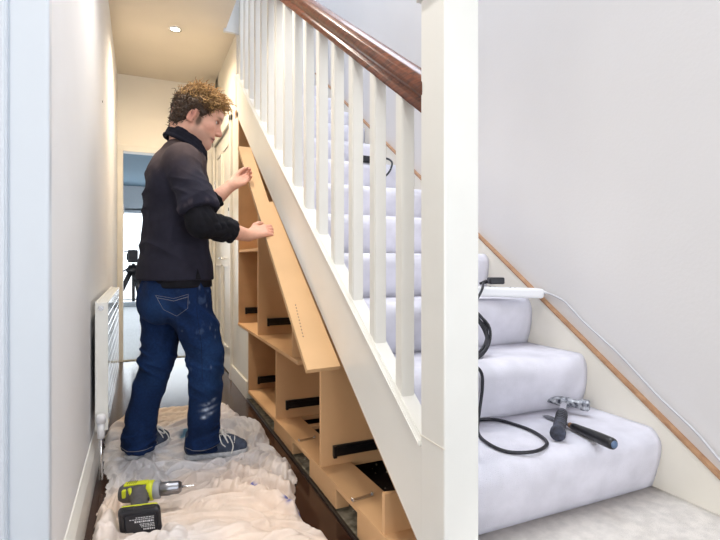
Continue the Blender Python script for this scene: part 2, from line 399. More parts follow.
# ------------------------------------------------------------------ under-stair cabinets (raw MDF)
TH=.018; CX0,CX1=.652,1.20
TOP=lambda y: SU(y)-.012
def upright(y,z0,zt=None,x0=CX0,x1=CX1):
    """vertical panel whose near face is at y, cut to the slope"""
    g=G(); a,b=y,y+TH
    za=TOP(a) if zt is None else zt; zb=TOP(b) if zt is None else zt
    g.prism([(a,z0),(b,z0),(b,zb),(a,za)],0,x0,x1,.0008); return g
def runner(y,z,x0,par,L=.40):
    g=G(); g.box((x0,y-.013,z-.022),(x0+L,y-.0005,z+.022),.002); g.box((x0-.003,y-.026,z-.024),(x0+.012,y-.012,z+.024),.003); g.box((x0+.01,y-.017,z-.010),(x0+L,y-.012,z+.010),.002)
    return g.obj('drawer_runner',M['black_metal'],par)
uc=thing('storage_cabinet','open raw MDF cabinet fixed under the upper part of the stair slope','cabinet',(.9,2.85,.447),'open under-stair cabinets')
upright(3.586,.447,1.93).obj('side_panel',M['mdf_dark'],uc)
upright(2.950,.465).obj('divider',M['mdf'],uc)
upright(2.215,.465).obj('divider',M['mdf'],uc)
g=G(); g.box((CX0-.004,2.125,.447),(CX1,3.604,.465),.001); g.obj('bottom_panel',M['mdf'],uc)
g=G(); g.box((CX0+.004,2.968,.975),(CX1,3.586,.993),.001); g.obj('shelf',M['mdf'],uc)
g=G(); g.prism([(2.968,.465),(3.586,.465),(3.586,1.95),(2.968,TOP(2.968))],0,CX1-.006,CX1); g.prism([(2.60,.465),(2.952,.465),(2.952,TOP(2.952)),(2.60,TOP(2.60))],0,CX1-.006,CX1)
g.prism([(2.23,.465),(2.60,.465),(2.60,.60),(2.23,.60)],0,CX1-.006,CX1)
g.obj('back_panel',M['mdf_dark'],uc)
runner(3.586,.553,.697,uc); runner(2.950,.543,.706,uc)
lc=thing('storage_cabinet','long low raw MDF cabinet at floor level under the stair slope','cabinet',(.9,2.2,0),'open under-stair cabinets')
DZ=lambda y: .067+(3.2-y)*.026
upright(3.229,.05,.446).obj('side_panel',M['mdf_dark'],lc)
upright(2.518,.07,.446).obj('divider',M['mdf'],lc)
upright(1.826,.085,.66).obj('divider',M['mdf'],lc)
g=G(); g.prism([(CX0,.10),(CX0,.236),(CX0+.5,.19),(CX0+.5,.10)],1,1.275,1.293,.0008); g.obj('divider',M['mdf'],lc)
g=G()
def deck(g,x0,x1,y0,y1):
    g.prism([(y0,DZ(y0)-.018),(y1,DZ(y1)-.018),(y1,DZ(y1)),(y0,DZ(y0))],0,x0,x1,.0008)
deck(g,CX0-.004,.780,1.10,3.229); deck(g,.780,CX1,2.50,3.229); deck(g,.780,CX1,1.86,2.18); deck(g,1.12,CX1,1.10,2.50); deck(g,.780,1.15,2.33,2.37); deck(g,.780,1.15,1.10,1.30)
g.obj('base_panel',M['mdf'],lc)
for y0,y1 in ((2.21,2.56),(1.66,1.965),(1.10,1.47)):
    g=G(); g.box((CX0-.002,y0,.014),(CX0+.05,y1,DZ(y0)-.016),.001); g.obj('plinth_block',M['mdf'],lc)
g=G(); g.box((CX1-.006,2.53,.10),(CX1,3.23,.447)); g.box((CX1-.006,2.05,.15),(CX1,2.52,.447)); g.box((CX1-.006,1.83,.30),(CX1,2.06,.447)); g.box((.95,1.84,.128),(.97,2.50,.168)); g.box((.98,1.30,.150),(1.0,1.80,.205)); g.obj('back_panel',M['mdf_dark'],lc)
runner(3.229,.128,.709,lc); runner(2.518,.158,.70,lc); runner(1.826,.160,.70,lc)
# near-black back wall painting in the void's darkness, and its floor
g=G(); g.prism([(1.1,0),(3.6,0),(3.6,1.95),(1.1,.16)],0,1.30,1.36); struct(g,'void_shade_wall',mat('void_darkness',(.03,.022,.018),.9))
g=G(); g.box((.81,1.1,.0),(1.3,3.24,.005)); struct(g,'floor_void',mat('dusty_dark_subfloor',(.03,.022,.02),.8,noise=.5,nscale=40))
for (x,y) in ((.700,2.150),(.690,1.512)):
    near = y<2
    z=DZ(y)
    t=thing('metal_bracket','small silver metal strip lying on the low cabinet base, '+('nearer the newel post' if near else 'beside the middle divider'),'bracket',(x,y,z))
    a=R(8)
    mt=Matrix.Translation((x,y,z))@Matrix.Rotation(a,4,'Z')
    g=G(); g.box((-.042,-.008,.0005),(.042,.008,.006),.001,mtx=mt); g.box((-.042,-.007,.002),(-.036,.007,.012),.001,mtx=mt); g.box((.036,-.007,.002),(.042,.007,.012),.001,mtx=mt)
    g.obj('strip',M['chrome'],t)
# rubble crumbs along the cabinet foot
rr=random.Random(3); g=G()
for i in range(110):
    y=rr.uniform(1.15,3.2); x=rr.uniform(.66,.79) if rr.random()<.75 else rr.uniform(.85,1.1); s=rr.uniform(.002,.007)
    bm=bmesh.new(); bmesh.ops.create_icosphere(bm,subdivisions=1,radius=s)
    for v in bm.verts: v.co*= rr.uniform(.6,1.3)
    bm.transform(Matrix.Translation((x,y,.005+s*.5))); g.bm(bm)
tag(g.obj('rubble',mat('plaster_crumbs',(.5,.45,.36),.95,noise=.4,nscale=300)),'plaster crumbs scattered on the floor under the cabinets','rubble',kind='stuff')

# ------------------------------------------------------------------ the sloping MDF board being pulled out
A=Vector((.52,2.885,1.581)); B=Vector((.52,1.597,.545))
Dv=(A-B).normalized(); Nn=Vector((0,-Dv.z,Dv.y)); Xv=Vector((1,0,0))
# front edge is x=.52; widths measured along x at distances from the bottom
L=(A-B).length
def bp(s,x): return B+Dv*s+Xv*x
outline=[bp(0,0),bp(L,0),bp(L,.073),bp(L*.642,.0705),bp(L*.647,.092),bp(.004,.124)]
g=G(); bm=bmesh.new()
a=[bm.verts.new(p) for p in outline]; b=[bm.verts.new(p-Nn*.018) for p in outline]; n=len(outline)
bm.faces.new(a); bm.faces.new(b[::-1])
for i in range(n): bm.faces.new((a[i],b[i],b[(i+1)%n],a[(i+1)%n]))
bmesh.ops.recalc_face_normals(bm,faces=bm.faces[:]); g.bm(bm)
bd=g.obj('mdf_board',M['mdf_board']); tag(bd,'long pale MDF board sloping under the stair string, held by the man','board')
g=G()
for i in range(11):
    p=bp(.150+.0165*i,.022+.0010*i)+Nn*.0004
    g.add([p,p+Dv*.006,p+Dv*.006+Xv*.0035,p+Xv*.0035],[(0,1,2,3)])
g.obj('printed_marks',M['plastic_b'],bd)

# ------------------------------------------------------------------ radiator
rd=thing('radiator','white panel radiator on the left wall with a glossy grooved front','radiator',(-.14,2.85,.2))
RX0,RX1,RY0,RY1,RZ0,RZ1=-.168,-.120,2.28,3.50,.215,.745
for a_ in (RY0,RY1-.012): g=G(); g.box((RX0,a_,RZ0),(RX1,a_+.012,RZ1),.003); g.obj('end_panel',M['gloss'],rd)
g=G()
zs=[RZ0+.004,.262,.31,.36,.41,.46,.51,.56,.61,.648,.690]
for a,b in zip(zs[:-1],zs[1:]): g.box((RX0+.012,RY0+.012,a+.0015),(RX1-.001,RY1-.012,b-.0015),.002)
g.box((RX0+.012,RY0+.012,.6915),(RX1-.001,RY1-.012,RZ1-.004),.002)
g.box((RX0+.012,RY0+.014,RZ0+.01),(RX1-.006,RY1-.014,RZ1-.01))
g.obj('front_panel',M['rad'],rd)
g=G()
for y in np.arange(RY0+.012,RY1-.03,.03): g.box((RX0+.006,float(y)+.004,RZ1-.006),(RX1-.004,float(y)+.018,RZ1+.001))
g.box((RX0,RY0,RZ1-.004),(RX0+.008,RY1,RZ1+.002)); g.box((RX1-.005,RY0,RZ1-.005),(RX1+.0005,RY1,RZ1+.002)); g.obj('top_grille',M['gloss'],rd)
g=G(); g.cyl((-.146,RY0-.006,.722),(-.146,RY0+.002,.722),.011); g.cyl((-.146,RY0-.010,.722),(-.146,RY0,.722),.005); g.obj('bleed_plug',M['chrome'],rd)
g=G(); g.tube([(-.143,RY0+.002,.245),(-.143,RY0-.035,.245)],.010); g.tube([(-.143,RY0-.04,.20),(-.143,RY0-.04,.262)],.014); g.lathe([(0,.019),(.028,.017),(.034,.011)],(-.143,RY0-.04,.262),(0,0,1)); v=g.obj('valve',M['plastic_w'],rd)
g=G(); g.tube([(-.143,RY0-.04,.21),(-.143,RY0-.04,.03)],.0075); g.obj('pipe',M['chrome'],v)
for a_ in (2.5,3.2): g=G(); g.box((WL+.0005,a_,.3),(RX0+.001,a_+.04,.68)); g.obj('wall_bracket',M['gloss'],rd)

# ------------------------------------------------------------------ tools and leads on the stairs
def frame(o, x, z=(0,0,1)):
    x=Vector(x).normalized(); z=Vector(z); y=z.cross(x).normalized(); z=x.cross(y)
    m=Matrix((x,y,z)).transposed().to_4x4(); m.translation=Vector(o); return m
# hammer: steel brick hammer, rubber grip towards the viewer
h0=Vector((1.368,1.282,.419)); h1=Vector((1.127,1.082,.405))
t=thing('hammer','paint-spattered steel hammer with a dark rubber grip lying on the carpeted step','hammer',(1.25,1.2,.382))
hd=Vector((1.410,1.211,0))-Vector((1.327,1.352,0)); mt=frame(h0,hd)
g=G(); bm=bmesh.new(); secs=[(-.088,.002,.016,0),(-.060,.006,.014,0),(-.030,.010,.012,0),(-.012,.013,.014,0),(.012,.013,.014,0),(.030,.010,.011,0),(.048,.011,.012,0),(.055,.0145,.0155,0),(.078,.0145,.0155,0),(.081,.0125,.0135,0)]
rings=[]
for x,a,b,_ in secs:
    a*=1.2; b*=1.1
    # a: half height, b: half depth ; chisel end is flat
    rings.append([bm.verts.new(mt@Vector((x,sy*b,sz*a))) for sy,sz in ((-1,-.6),(-.6,-1),(.6,-1),(1,-.6),(1,.6),(.6,1),(-.6,1),(-1,.6))])
for r0,r1 in zip(rings[:-1],rings[1:]):
    for i in range(8): bm.faces.new((r0[i],r0[(i+1)%8],r1[(i+1)%8],r1[i]))
bm.faces.new(rings[0][::-1]); bm.faces.new(rings[-1]); g.bm(bm); g.obj('hammer_head',M['steel_p'],t)
ax=(h1-h0).normalized(); hl=(h1-h0).length
mt=frame(h0,ax)
g=G(); g.box((-.005,-.011,-.008),(.16,.011,.008),.004,2,mt); g.obj('shaft',M['chrome'],t)
g=G(); g.lathe([(.115,.011),(.12,.0165),(.15,.0175),(.19,.0165),(.23,.018),(.27,.0185),(hl-.022,.0185),(hl-.018,.0225),(hl-.002,.0225),(hl,.018)],h0,ax,20); gr=g.obj('grip',M['grip'],t)
g=G()
for k in range(9):
    p=h0+ax*(.14+k*.016); g.tube([p,p+ax*.005],[.0186,.0186],16,True,True)
g.obj('grip_ribs',M['plastic_b'],gr)
# scraper / chisel
c0=Vector((1.272,1.277,.3845)); c1=Vector((1.249,1.138,.394)); c2=Vector((1.219,.965,.400))
t=thing('chisel','long narrow chisel with a black handle lying on the step under the hammer','chisel',(1.25,1.1,.382))
ax=(c1-c0).normalized(); mt=frame(c0,ax)
g=G(); bm=bmesh.new()
rings=[]
for x,wd,th in ((0,.011,.0008),(.02,.011,.002),(.09,.010,.0025),(.118,.006,.003),(.15,.005,.004)):
    rings.append([bm.verts.new(mt@Vector((x,a*wd,b*th))) for a,b in ((-1,-1),(1,-1),(1,1),(-1,1))])
for r0,r1 in zip(rings[:-1],rings[1:]):
    for i in range(4): bm.faces.new((r0[i],r0[(i+1)%4],r1[(i+1)%4],r1[i]))
bm.faces.new(rings[0][::-1]); bm.faces.new(rings[-1]); g.bm(bm); g.obj('blade',M['steel'],t)
ax=(c2-c1).normalized(); hl=(c2-c1).length
g=G(); g.lathe([(-.012,.006),(-.002,.0075),(0,.0105),(.012,.012),(.03,.0125),(.07,.0145),(.12,.0165),(hl-.012,.017),(hl-.004,.0155),(hl,.011)],c1,ax,20); hh=g.obj('handle',M['handle_b'],t)
g=G(); g.lathe([(hl-.001,.0115),(hl+.002,.010),(hl+.0025,.0)],c1,ax,20); g.obj('end_cap',M['handle_end'],hh)
g=G(); g.lathe([(-.016,.0055),(-.014,.0085),(-.004,.0085),(-.002,.0075)],c1,ax,16); g.obj('ferrule',M['bare'],t)
# black cable loop on step, going up to the coil
pts=[(.86,1.335,.386),(1.00,1.335,.386),(1.07,1.322,.386),(1.10,1.285,.386),(1.118,1.20,.386),(1.108,1.128,.386),(1.075,1.072,.386),(1.00,1.045,.387),(.935,1.075,.386),(.925,1.15,.386),(.955,1.235,.388),(1.000,1.285,.43),(1.016,1.290,.505),(1.005,1.285,.56),(.975,1.31,.585),(.95,1.38,.581)]
cc=Vector((1.040,1.455,.650)); coil=[]
for k in range(0,5*24+8):
    a=2*math.pi*k/24+2.6; rr_=.126+.014*math.sin(k*.37); off=.006*math.sin(k*.9)+.018*(k/120-.5)
    coil.append((cc.x+rr_*math.cos(a), cc.y+.045*math.sin(a)+off, cc.z+.010+rr_*.72*math.sin(a)+.5*off))
g=G(); g.tube(spline(pts+coil[::3]+[(1.12,1.50,.72),(1.20,1.53,.80),(1.272,1.61,.826)],6),.0052,8)
t=tag(g.obj('power_cable',M['rubber']),'black power cable looped on the step and coiled behind the newel post','cable')
g=G(); mt=frame((1.335,1.605,.832),(.9,-.25,0)); g.box((-.035,-.018,-.011),(.030,.018,.017),.006,2,mt); g.tube([(1.262,1.618,.824),(1.292,1.614,.832)],[.005,.009],10)
tag(g.obj('black_plug',M['plastic_b']),'black plug lying on the white extension block','plug')
# white extension block
e0=Vector((1.10,1.675,.801)); e1=Vector((1.505,1.535,.785))
t=thing('extension_block','long white extension socket block lying across the stair edge','extension lead',(1.3,1.6,.765))
ax=(e1-e0).normalized(); L_=(e1-e0).length; mt=frame(e0,ax)
g=G(); g.box((0,-.036,-.022),(L_,.036,.018),.010,3,mt); bl=g.obj('casing',M['plastic_w'],t)
for k in range(4):
    x=.05+k*.085; g=G()
    for (a,b,w_,h_) in ((0,.012,.0022,.005),(-.011,-.008,.004,.002),(.011,-.008,.004,.002)): g.box((x+a-w_,b-h_,.0175),(x+a+w_,b+h_,.0186),0,1,mt)
    g.obj('socket',M['dark'],bl)
g=G(); g.lathe([(L_-.002,.012),(L_+.012,.010),(L_+.024,.006)],e0,ax,14); g.obj('cable_gland',M['plastic_w'],t)
pts=[tuple(e1),(1.522,1.50,.781),(1.523,1.432,.759),(1.524,1.392,.729),(1.524,1.342,.690),(1.524,1.276,.648),(1.524,1.193,.594),(1.524,1.12,.538),(1.524,1.05,.483),(1.524,.985,.440),(1.525,.925,.398),(1.525,.85,.332),(1.525,.74,.256),(1.525,.65,.196)]
g=G(); g.tube(spline(pts,6),.0040,8); g.obj('cable',M['cable_w'],t)
# second lead up the stairs, seen between the balusters
p0=(1.36,2.77,1.555)
g=G(); g.tube(spline([(1.05,2.80,1.526),(1.2,2.82,1.527),(1.33,2.80,1.535),(1.40,2.75,1.56),(1.43,2.70,1.53),(1.40,2.665,1.47),(1.36,2.66,1.43),(1.34,2.655,1.46)],6),.006,8)
g.box((1.18,2.70,1.521),(1.30,2.75,1.556),.008,2)
tag(g.obj('black_lead',M['rubber']),'black lead with a plug lying higher up the stairs behind the balusters','cable')

# ------------------------------------------------------------------ far room: camera on a tripod
tx,ty=-.07,6.5
t=thing('tripod_camera','black video camera on a tripod in the bright far room','tripod',(tx,ty,0))
for a in (-55,65,185):
    g=G(); c_,s_=math.cos(R(a)),math.sin(R(a))
    g.tube([(tx+.02*c_,ty+.02*s_,.80),(tx+.20*c_,ty+.20*s_,.40)],.028,8); g.tube([(tx+.19*c_,ty+.19*s_,.42),(tx+.37*c_,ty+.37*s_,.012)],.019,8); g.cyl((tx+.37*c_,ty+.37*s_,0),(tx+.375*c_,ty+.375*s_,.03),.018)
    g.tube([(tx,ty,.45),(tx+.18*c_,ty+.18*s_,.44)],.006,6); g.obj('leg',M['plastic_b'],t)
g=G(); g.cyl((tx,ty,.42),(tx,ty,.88),.018); g.lathe([(0,.06),(.03,.085),(.06,.07),(.10,.05)],(tx,ty,.76),(0,0,1)); g.tube([(tx,ty,.86),(tx-.12,ty-.20,.78)],.008); g.obj('head',M['plastic_b'],t)
g=G(); g.box((tx-.06,ty-.12,.89),(tx+.05,ty+.12,1.04),.012); g.cyl((tx,ty+.1,.96),(tx,ty+.17,.96),.035); g.box((tx-.012,ty-.06,1.02),(tx+.012,ty+.06,1.045),.005); g.box((tx-.075,ty-.04,.92),(tx-.045,ty+.05,1.0),.004); g.tube([(tx-.03,ty+.0,1.01),(tx-.12,ty-.05,1.03)],.006)
g.obj('camera_body',M['plastic_b'],t)

# ------------------------------------------------------------------ numpy noise
def vnoise(P, seed=0):
    P=np.asarray(P,np.float64); I=np.floor(P).astype(np.int64); f=P-I; f=f*f*f*(f*(f*6-15)+10)
    def hsh(i,j,k):
        n=(i*374761393+j*668265263+k*2147483647+seed*1274126177)&0xffffffff
        n=((n^(n>>13))*1274126177)&0xffffffff; n=(n^(n>>16))&0xffff
        return n/32767.5-1
    x,y,z=I[...,0],I[...,1],I[...,2]; r=0
    for a in (0,1):
        for b in (0,1):
            for c in (0,1):
                w=(f[...,0] if a else 1-f[...,0])*(f[...,1] if b else 1-f[...,1])*(f[...,2] if c else 1-f[...,2])
                r=r+w*hsh(x+a,y+b,z+c)
    return r
def fbm(P,o=3,seed=0):
    r=0;a=1.;s=1.
    for i in range(o): r=r+a*vnoise(np.asarray(P)*s,seed+i); a*=.5; s*=2.03
    return r
def sstep(a,b,x): t=np.clip((x-a)/(b-a),0,1); return t*t*(3-2*t)
def np_mesh(name, V, F, m, parent=None, col=None, smooth=True):
    off=rootloc(parent); me=bpy.data.meshes.new(name)
    V=np.asarray(V,np.float32)-np.array(off[:],np.float32); F=np.asarray(F,np.int32)
    k=F.shape[1]
    me.vertices.add(len(V)); me.vertices.foreach_set('co',V.ravel())
    me.loops.add(F.size); me.loops.foreach_set('vertex_index',F.ravel())
    me.polygons.add(len(F)); me.polygons.foreach_set('loop_start',np.arange(0,F.size,k,dtype=np.int32)); me.polygons.foreach_set('loop_total',np.full(len(F),k,np.int32))
    me.polygons.foreach_set('use_smooth',np.full(len(F),smooth))
    me.update(calc_edges=True); me.validate()
    if col is not None:
        a=me.color_attributes.new('Col','FLOAT_COLOR','POINT'); c=np.ones((len(V),4),np.float32); c[:,:3]=col; a.data.foreach_set('color',c.ravel())
    return link(name,me,m,parent)
# ------------------------------------------------------------------ signed-distance modelling
class SDF:
    def __init__(s, lo, hi, h):
        s.lo=np.array(lo,np.float32); s.h=h; s.n=np.ceil((np.array(hi)-lo)/h).astype(int)+1
        s.D=np.full(s.n,.06,np.float32)
    def _sl(s, lo, hi, pad):
        a=np.maximum(np.floor((np.array(lo)-pad-s.lo)/s.h).astype(int),0); b=np.minimum(np.ceil((np.array(hi)+pad-s.lo)/s.h).astype(int)+1,s.n)
        b=np.maximum(b,a+1)
        ax=[s.lo[i]+s.h*np.arange(a[i],b[i],dtype=np.float32) for i in range(3)]
        P=np.stack(np.meshgrid(*ax,indexing='ij'),-1); return tuple(slice(a[i],b[i]) for i in range(3)),P
    def _put(s, sl, d, k, sub=False):
        A=s.D[sl]
        if sub: s.D[sl]=np.maximum(A,-d); return
        if k<=0: s.D[sl]=np.minimum(A,d); return
        h=np.clip(.5+.5*(A-d)/k,0,1); s.D[sl]=A*(1-h)+d*h-k*h*(1-h)
    def cone(s,a,b,ra,rb,k=.02,flat=None):
        """tapered capsule; flat=(axis vector, factor) squashes it"""
        a=np.array(a,np.float32);b=np.array(b,np.float32); r=max(ra,rb)
        sl,P=s._sl(np.minimum(a,b)-r,np.maximum(a,b)+r,k+.03)
        ab=b-a; t=np.clip(((P-a)@ab)/(ab@ab),0,1); Q=P-a-t[...,None]*ab
        if flat is not None:
            n=np.array(flat[0],np.float32); n/=np.linalg.norm(n); q=Q@n; Q=Q+(q*(1/flat[1]-1))[...,None]*n
        d=np.linalg.norm(Q,axis=-1)-(ra+(rb-ra)*t); s._put(sl,d,k); return s
    def chain(s,pts,rs,k=.02,flat=None):
        for i in range(len(pts)-1): s.cone(pts[i],pts[i+1],rs[i],rs[i+1],k if i==0 else min(k,.01)+.004,flat)
        return s
    def ell(s,c,r,M3=None,k=.02,sub=False):
        c=np.array(c,np.float32); r=np.array(r,np.float32); R_=float(r.max())
        sl,P=s._sl(c-R_,c+R_,k+.03); Q=P-c
        if M3 is not None: Q=Q@np.asarray(M3,np.float32)      # columns = local axes
        q=np.linalg.norm(Q/r,axis=-1); q2=np.linalg.norm(Q/(r*r),axis=-1)+1e-6
        s._put(sl,q*(q-1)/q2,k,sub); return s
    def loft(s,lv,F,k=.02,p=2.4):
        """lv: (z,cx,cy,a along F,b across F)"""
        lv=np.array(lv,np.float32); r=lv[:,3:].max()
        lo=[lv[:,1].min()-r,lv[:,2].min()-r,lv[0,0]]; hi=[lv[:,1].max()+r,lv[:,2].max()+r,lv[-1,0]]
        sl,P=s._sl(lo,hi,.03); z=P[...,2]; zc=np.clip(z,lv[0,0],lv[-1,0])
        I=lambda j: np.interp(zc,lv[:,0],lv[:,j])
        dx=P[...,0]-I(1); dy=P[...,1]-I(2); a=I(3); b=I(4)
        u=dx*F[0]+dy*F[1]; w=-dx*F[1]+dy*F[0]
        q=(np.abs(u/a)**p+np.abs(w/b)**p)**(1/p); d=(q-1)*np.minimum(a,b)*.95
        dz=np.maximum(np.maximum(lv[0,0]-z,z-lv[-1,0]),-1)
        d=np.where(dz>0,np.sqrt(np.maximum(d,0)**2+dz**2),np.maximum(d,dz))
        s._put(sl,d.astype(np.float32),k); return s
    def plane_cut(s,o,n,box=None):
        """remove everything on the +n side of the plane (inside box)"""
        n=np.array(n,np.float32); n/=np.linalg.norm(n); o=np.array(o,np.float32)
        lo,hi=box if box else (s.lo,s.lo+s.h*s.n)
        sl,P=s._sl(lo,hi,0); s.D[sl]=np.maximum(s.D[sl],(P-o)@n); return s
    def mesh(s):
        D=s.D; D=np.pad(D,1,constant_values=.06); sg=D<0
        n=np.array(D.shape); c=[sg[i:n[0]-1+i,j:n[1]-1+j,k:n[2]-1+k] for i in (0,1) for j in (0,1) for k in (0,1)]
        cnt=sum(x.astype(np.int8) for x in c); act=(cnt>0)&(cnt<8); idx=np.argwhere(act)
        vid=np.full(act.shape,-1,np.int64); vid[act]=np.arange(len(idx))
        acc=np.zeros((len(idx),3)); num=np.zeros(len(idx))
        cor=[(i,j,k) for i in (0,1) for j in (0,1) for k in (0,1)]
        vals=[D[idx[:,0]+i,idx[:,1]+j,idx[:,2]+k] for i,j,k in cor]
        for p in range(8):
            for q in range(p+1,8):
                if sum(abs(cor[p][i]-cor[q][i]) for i in range(3))!=1: continue
                a,b=vals[p],vals[q]; m=(a<0)!=(b<0); t=np.where(m,a/np.where(m,a-b,1),0)
                pt=np.array(cor[p])+t[:,None]*(np.array(cor[q])-np.array(cor[p]))
                acc+=pt*m[:,None]; num+=m
        V=(idx+acc/num[:,None]-1)*s.h+s.lo
        Fs=[]
        for ax in range(3):
            sl0=[slice(None)]*3; sl1=[slice(None)]*3; sl0[ax]=slice(0,-1); sl1[ax]=slice(1,None)
            e=sg[tuple(sl0)]!=sg[tuple(sl1)]; E_=np.argwhere(e); ins=sg[tuple(sl0)][e]
            b,c_=(ax+1)%3,(ax+2)%3
            ok=(E_[:,b]>0)&(E_[:,c_]>0)&(E_[:,b]<n[b]-1)&(E_[:,c_]<n[c_]-1); E_=E_[ok]; ins=ins[ok]
            def at(db,dc):
                q=E_.copy(); q[:,b]-=db; q[:,c_]-=dc; return vid[q[:,0],q[:,1],q[:,2]]
            Q=np.stack([at(1,1),at(0,1),at(0,0),at(1,0)],1)
            Q[~ins]=Q[~ins][:,::-1]; Fs.append(Q)
        return V,np.concatenate(Fs)
def normals(V,F):
    N=np.zeros_like(V); n=np.cross(V[F[:,2]]-V[F[:,0]],V[F[:,3]]-V[F[:,1]])
    for i in range(4): np.add.at(N,F[:,i],n)
    return N/(np.linalg.norm(N,axis=1,keepdims=True)+1e-12)
def relax(V,F,it=2,lam=.5):
    e=np.concatenate([F[:,[i,(i+1)%4]] for i in range(4)])
    for _ in range(it):
        A=np.zeros_like(V); c=np.zeros(len(V)); np.add.at(A,e[:,0],V[e[:,1]]); np.add.at(c,e[:,0],1); np.add.at(A,e[:,1],V[e[:,0]]); np.add.at(c,e[:,1],1)
        V=V*(1-lam)+lam*A/np.maximum(c,1)[:,None]
    return V

# ------------------------------------------------------------------ the man
man=thing('person','man with curly brown hair, navy polo shirt and blue jeans, standing and holding a board','person',(.15,2.38,.03))
F0=np.array([.94,.34]); R0=np.array([.34,-.94])
H=np.array([.236,2.31,1.565]); pit=R(22); yaw=R(-7)
fw=np.array([math.cos(yaw)*math.cos(pit),math.sin(yaw)*math.cos(pit),-math.sin(pit)])
lf=np.array([-math.sin(yaw),math.cos(yaw),0.]); up=np.cross(fw,lf)
HM=np.stack([fw,lf,up],1)
hp=lambda f,l,u: H+fw*f+lf*l+up*u
def outward(V,F):
    c=V.mean(0); n=normals(V,F)
    return F if ((V-c)*n).sum()>0 else F[:,::-1]

RW=np.array([.440,2.195,1.030]); RE=np.array([.235,2.105,1.075]); RS=np.array([.165,2.205,1.345])
LW=np.array([.425,2.515,1.300]); LE=np.array([.255,2.475,1.145]); LS=np.array([.135,2.53,1.345])
NN=np.array(Nn[:]); UU=np.array(Dv[:])
b=SDF((-.12,2.0,.02),(.72,2.72,1.76),.004)
# trunk and legs (inside the clothes), neck
b.loft([(.86,.145,2.38,.10,.15),(1.0,.145,2.38,.09,.14),(1.2,.145,2.38,.10,.15),(1.33,.155,2.38,.09,.14),(1.42,.175,2.365,.06,.08)],F0)
b.cone((.17,2.31,.86),(.262,2.30,.50),.08,.05,.03); b.cone((.262,2.30,.50),(.262,2.30,.10),.048,.04,.02)
b.cone((.10,2.45,.86),(.075,2.46,.47),.08,.05,.03); b.cone((.075,2.46,.47),(.0,2.45,.10),.048,.04,.02)
b.cone((.178,2.345,1.40),hp(-.035,0,-.075),.060,.057,.03)
b.cone(RS,RE,.05,.043,.03); b.cone(LS,LE,.05,.043,.03)
# head
b.ell(hp(-.008,0,.025),(.099,.077,.095),HM,.03); b.ell(hp(-.045,0,.0),(.062,.07,.075),HM,.03)
b.ell(hp(.035,0,-.045),(.066,.062,.075),HM,.03)
b.cone(hp(.070,0,-.102),hp(.01,.045,-.075),.020,.022,.03); b.cone(hp(.070,0,-.102),hp(.01,-.045,-.075),.020,.022,.03)
b.ell(hp(.083,0,-.104),(.017,.021,.016),HM,.02)
b.cone(hp(.086,.025,.022),hp(.086,-.025,.022),.013,.013,.02); b.ell(hp(.068,0,.045),(.032,.058,.04),HM,.03)
b.cone(hp(.091,0,.008),hp(.118,0,-.033),.009,.0115,.012); b.ell(hp(.108,.012,-.038),(.011,.008,.008),HM,.006); b.ell(hp(.108,-.012,-.038),(.011,.008,.008),HM,.006)
for s_ in (1,-1):
    b.ell(hp(.062,s_*.043,-.028),(.026,.022,.022),HM,.022)
    b.ell(hp(.087,s_*.031,.006),(.011,.016,.011),HM,.006,sub=True)
    b.ell(hp(.076,s_*.031,.004),(.0125,.0135,.0125),HM,.004)
b.ell(hp(.085,0,-.068),(.019,.024,.014),HM,.012)
b.ell(hp(.099,0,-.0625),(.0085,.021,.0055),HM,.004); b.ell(hp(.097,0,-.0765),(.0085,.018,.006),HM,.004)
for s_ in (1,-1):
    e=hp(-.008,s_*.079,-.020); T=np.stack([fw*.94-up*.25,lf,up*.94+fw*.25],1)
    e=e-fw*.006
    b.ell(e,(.0155,.010,.033),T,.006); b.ell(e+s_*lf*.012+fw*.002,(.009,.008,.021),T,.003,sub=True); b.ell(e-up*.024+fw*.004,(.010,.007,.010),T,.006)
# forearms
b.chain([RE,RE*.62+RW*.38+np.array([0,0,-.004]),RW],[.044,.043,.027],.02); b.chain([LE,LE*.6+LW*.4,LW],[.042,.041,.026],.02)
def hand(wrist,d,n,s,fingers,thumb,pl=.088):
    """d: towards the knuckles, n: palm side, s: thumb side"""
    d,n,s=[np.array(x,float)/np.linalg.norm(x) for x in (d,n,s)]
    k=wrist+d*pl
    b.cone(wrist,wrist+d*.03,.026,.026,.02,(n,.72))
    for o in (-.028,-.009,.010,.028): b.cone(wrist+d*.022+s*o*.6,k+s*o-d*.004-n*.002,.017,.0135,.010,(n,.9))
    lens=((-.029,.058),(-.010,.072),(.010,.078),(.029,.070))
    for (o,L_),(c1,c2,c3,sp) in zip(lens,fingers):
        p=k+s*o-n*.002; a=0; dd=d+s*sp; dd/=np.linalg.norm(dd); r=.0092; q=p-dd*.012
        for f_,c_ in zip((.46,.30,.24),(c1,c2,c3)):
            a+=R(c_); v=dd*math.cos(a)+n*math.sin(a); e=p+v*L_*f_
            b.cone(q,e,r,r-.0008,.0035); q=p=e; r-=.0008
    p=wrist+d*.022+s*.022; pts=[p]
    for (vd,vs,vn,L_) in thumb:
        v=d*vd+s*vs+n*vn; v/=np.linalg.norm(v); pts.append(pts[-1]+v*L_)
    b.cone(pts[0],pts[1],.016,.0125,.010); b.cone(pts[1],pts[2],.0115,.0105,.004); b.cone(pts[2],pts[3],.0105,.0085,.004)
# right hand lies over the board, fingers curled across its face
hand(RW+np.array([.004,.0,.004]),(.93,.28,.235),-NN,UU,[(20,45,35,-.10),(16,42,32,-.03),(14,38,30,.03),(12,34,28,.10)],[(.5,.85,-.1,.040),(.8,.55,.2,.034),(.95,.15,.35,.026)])
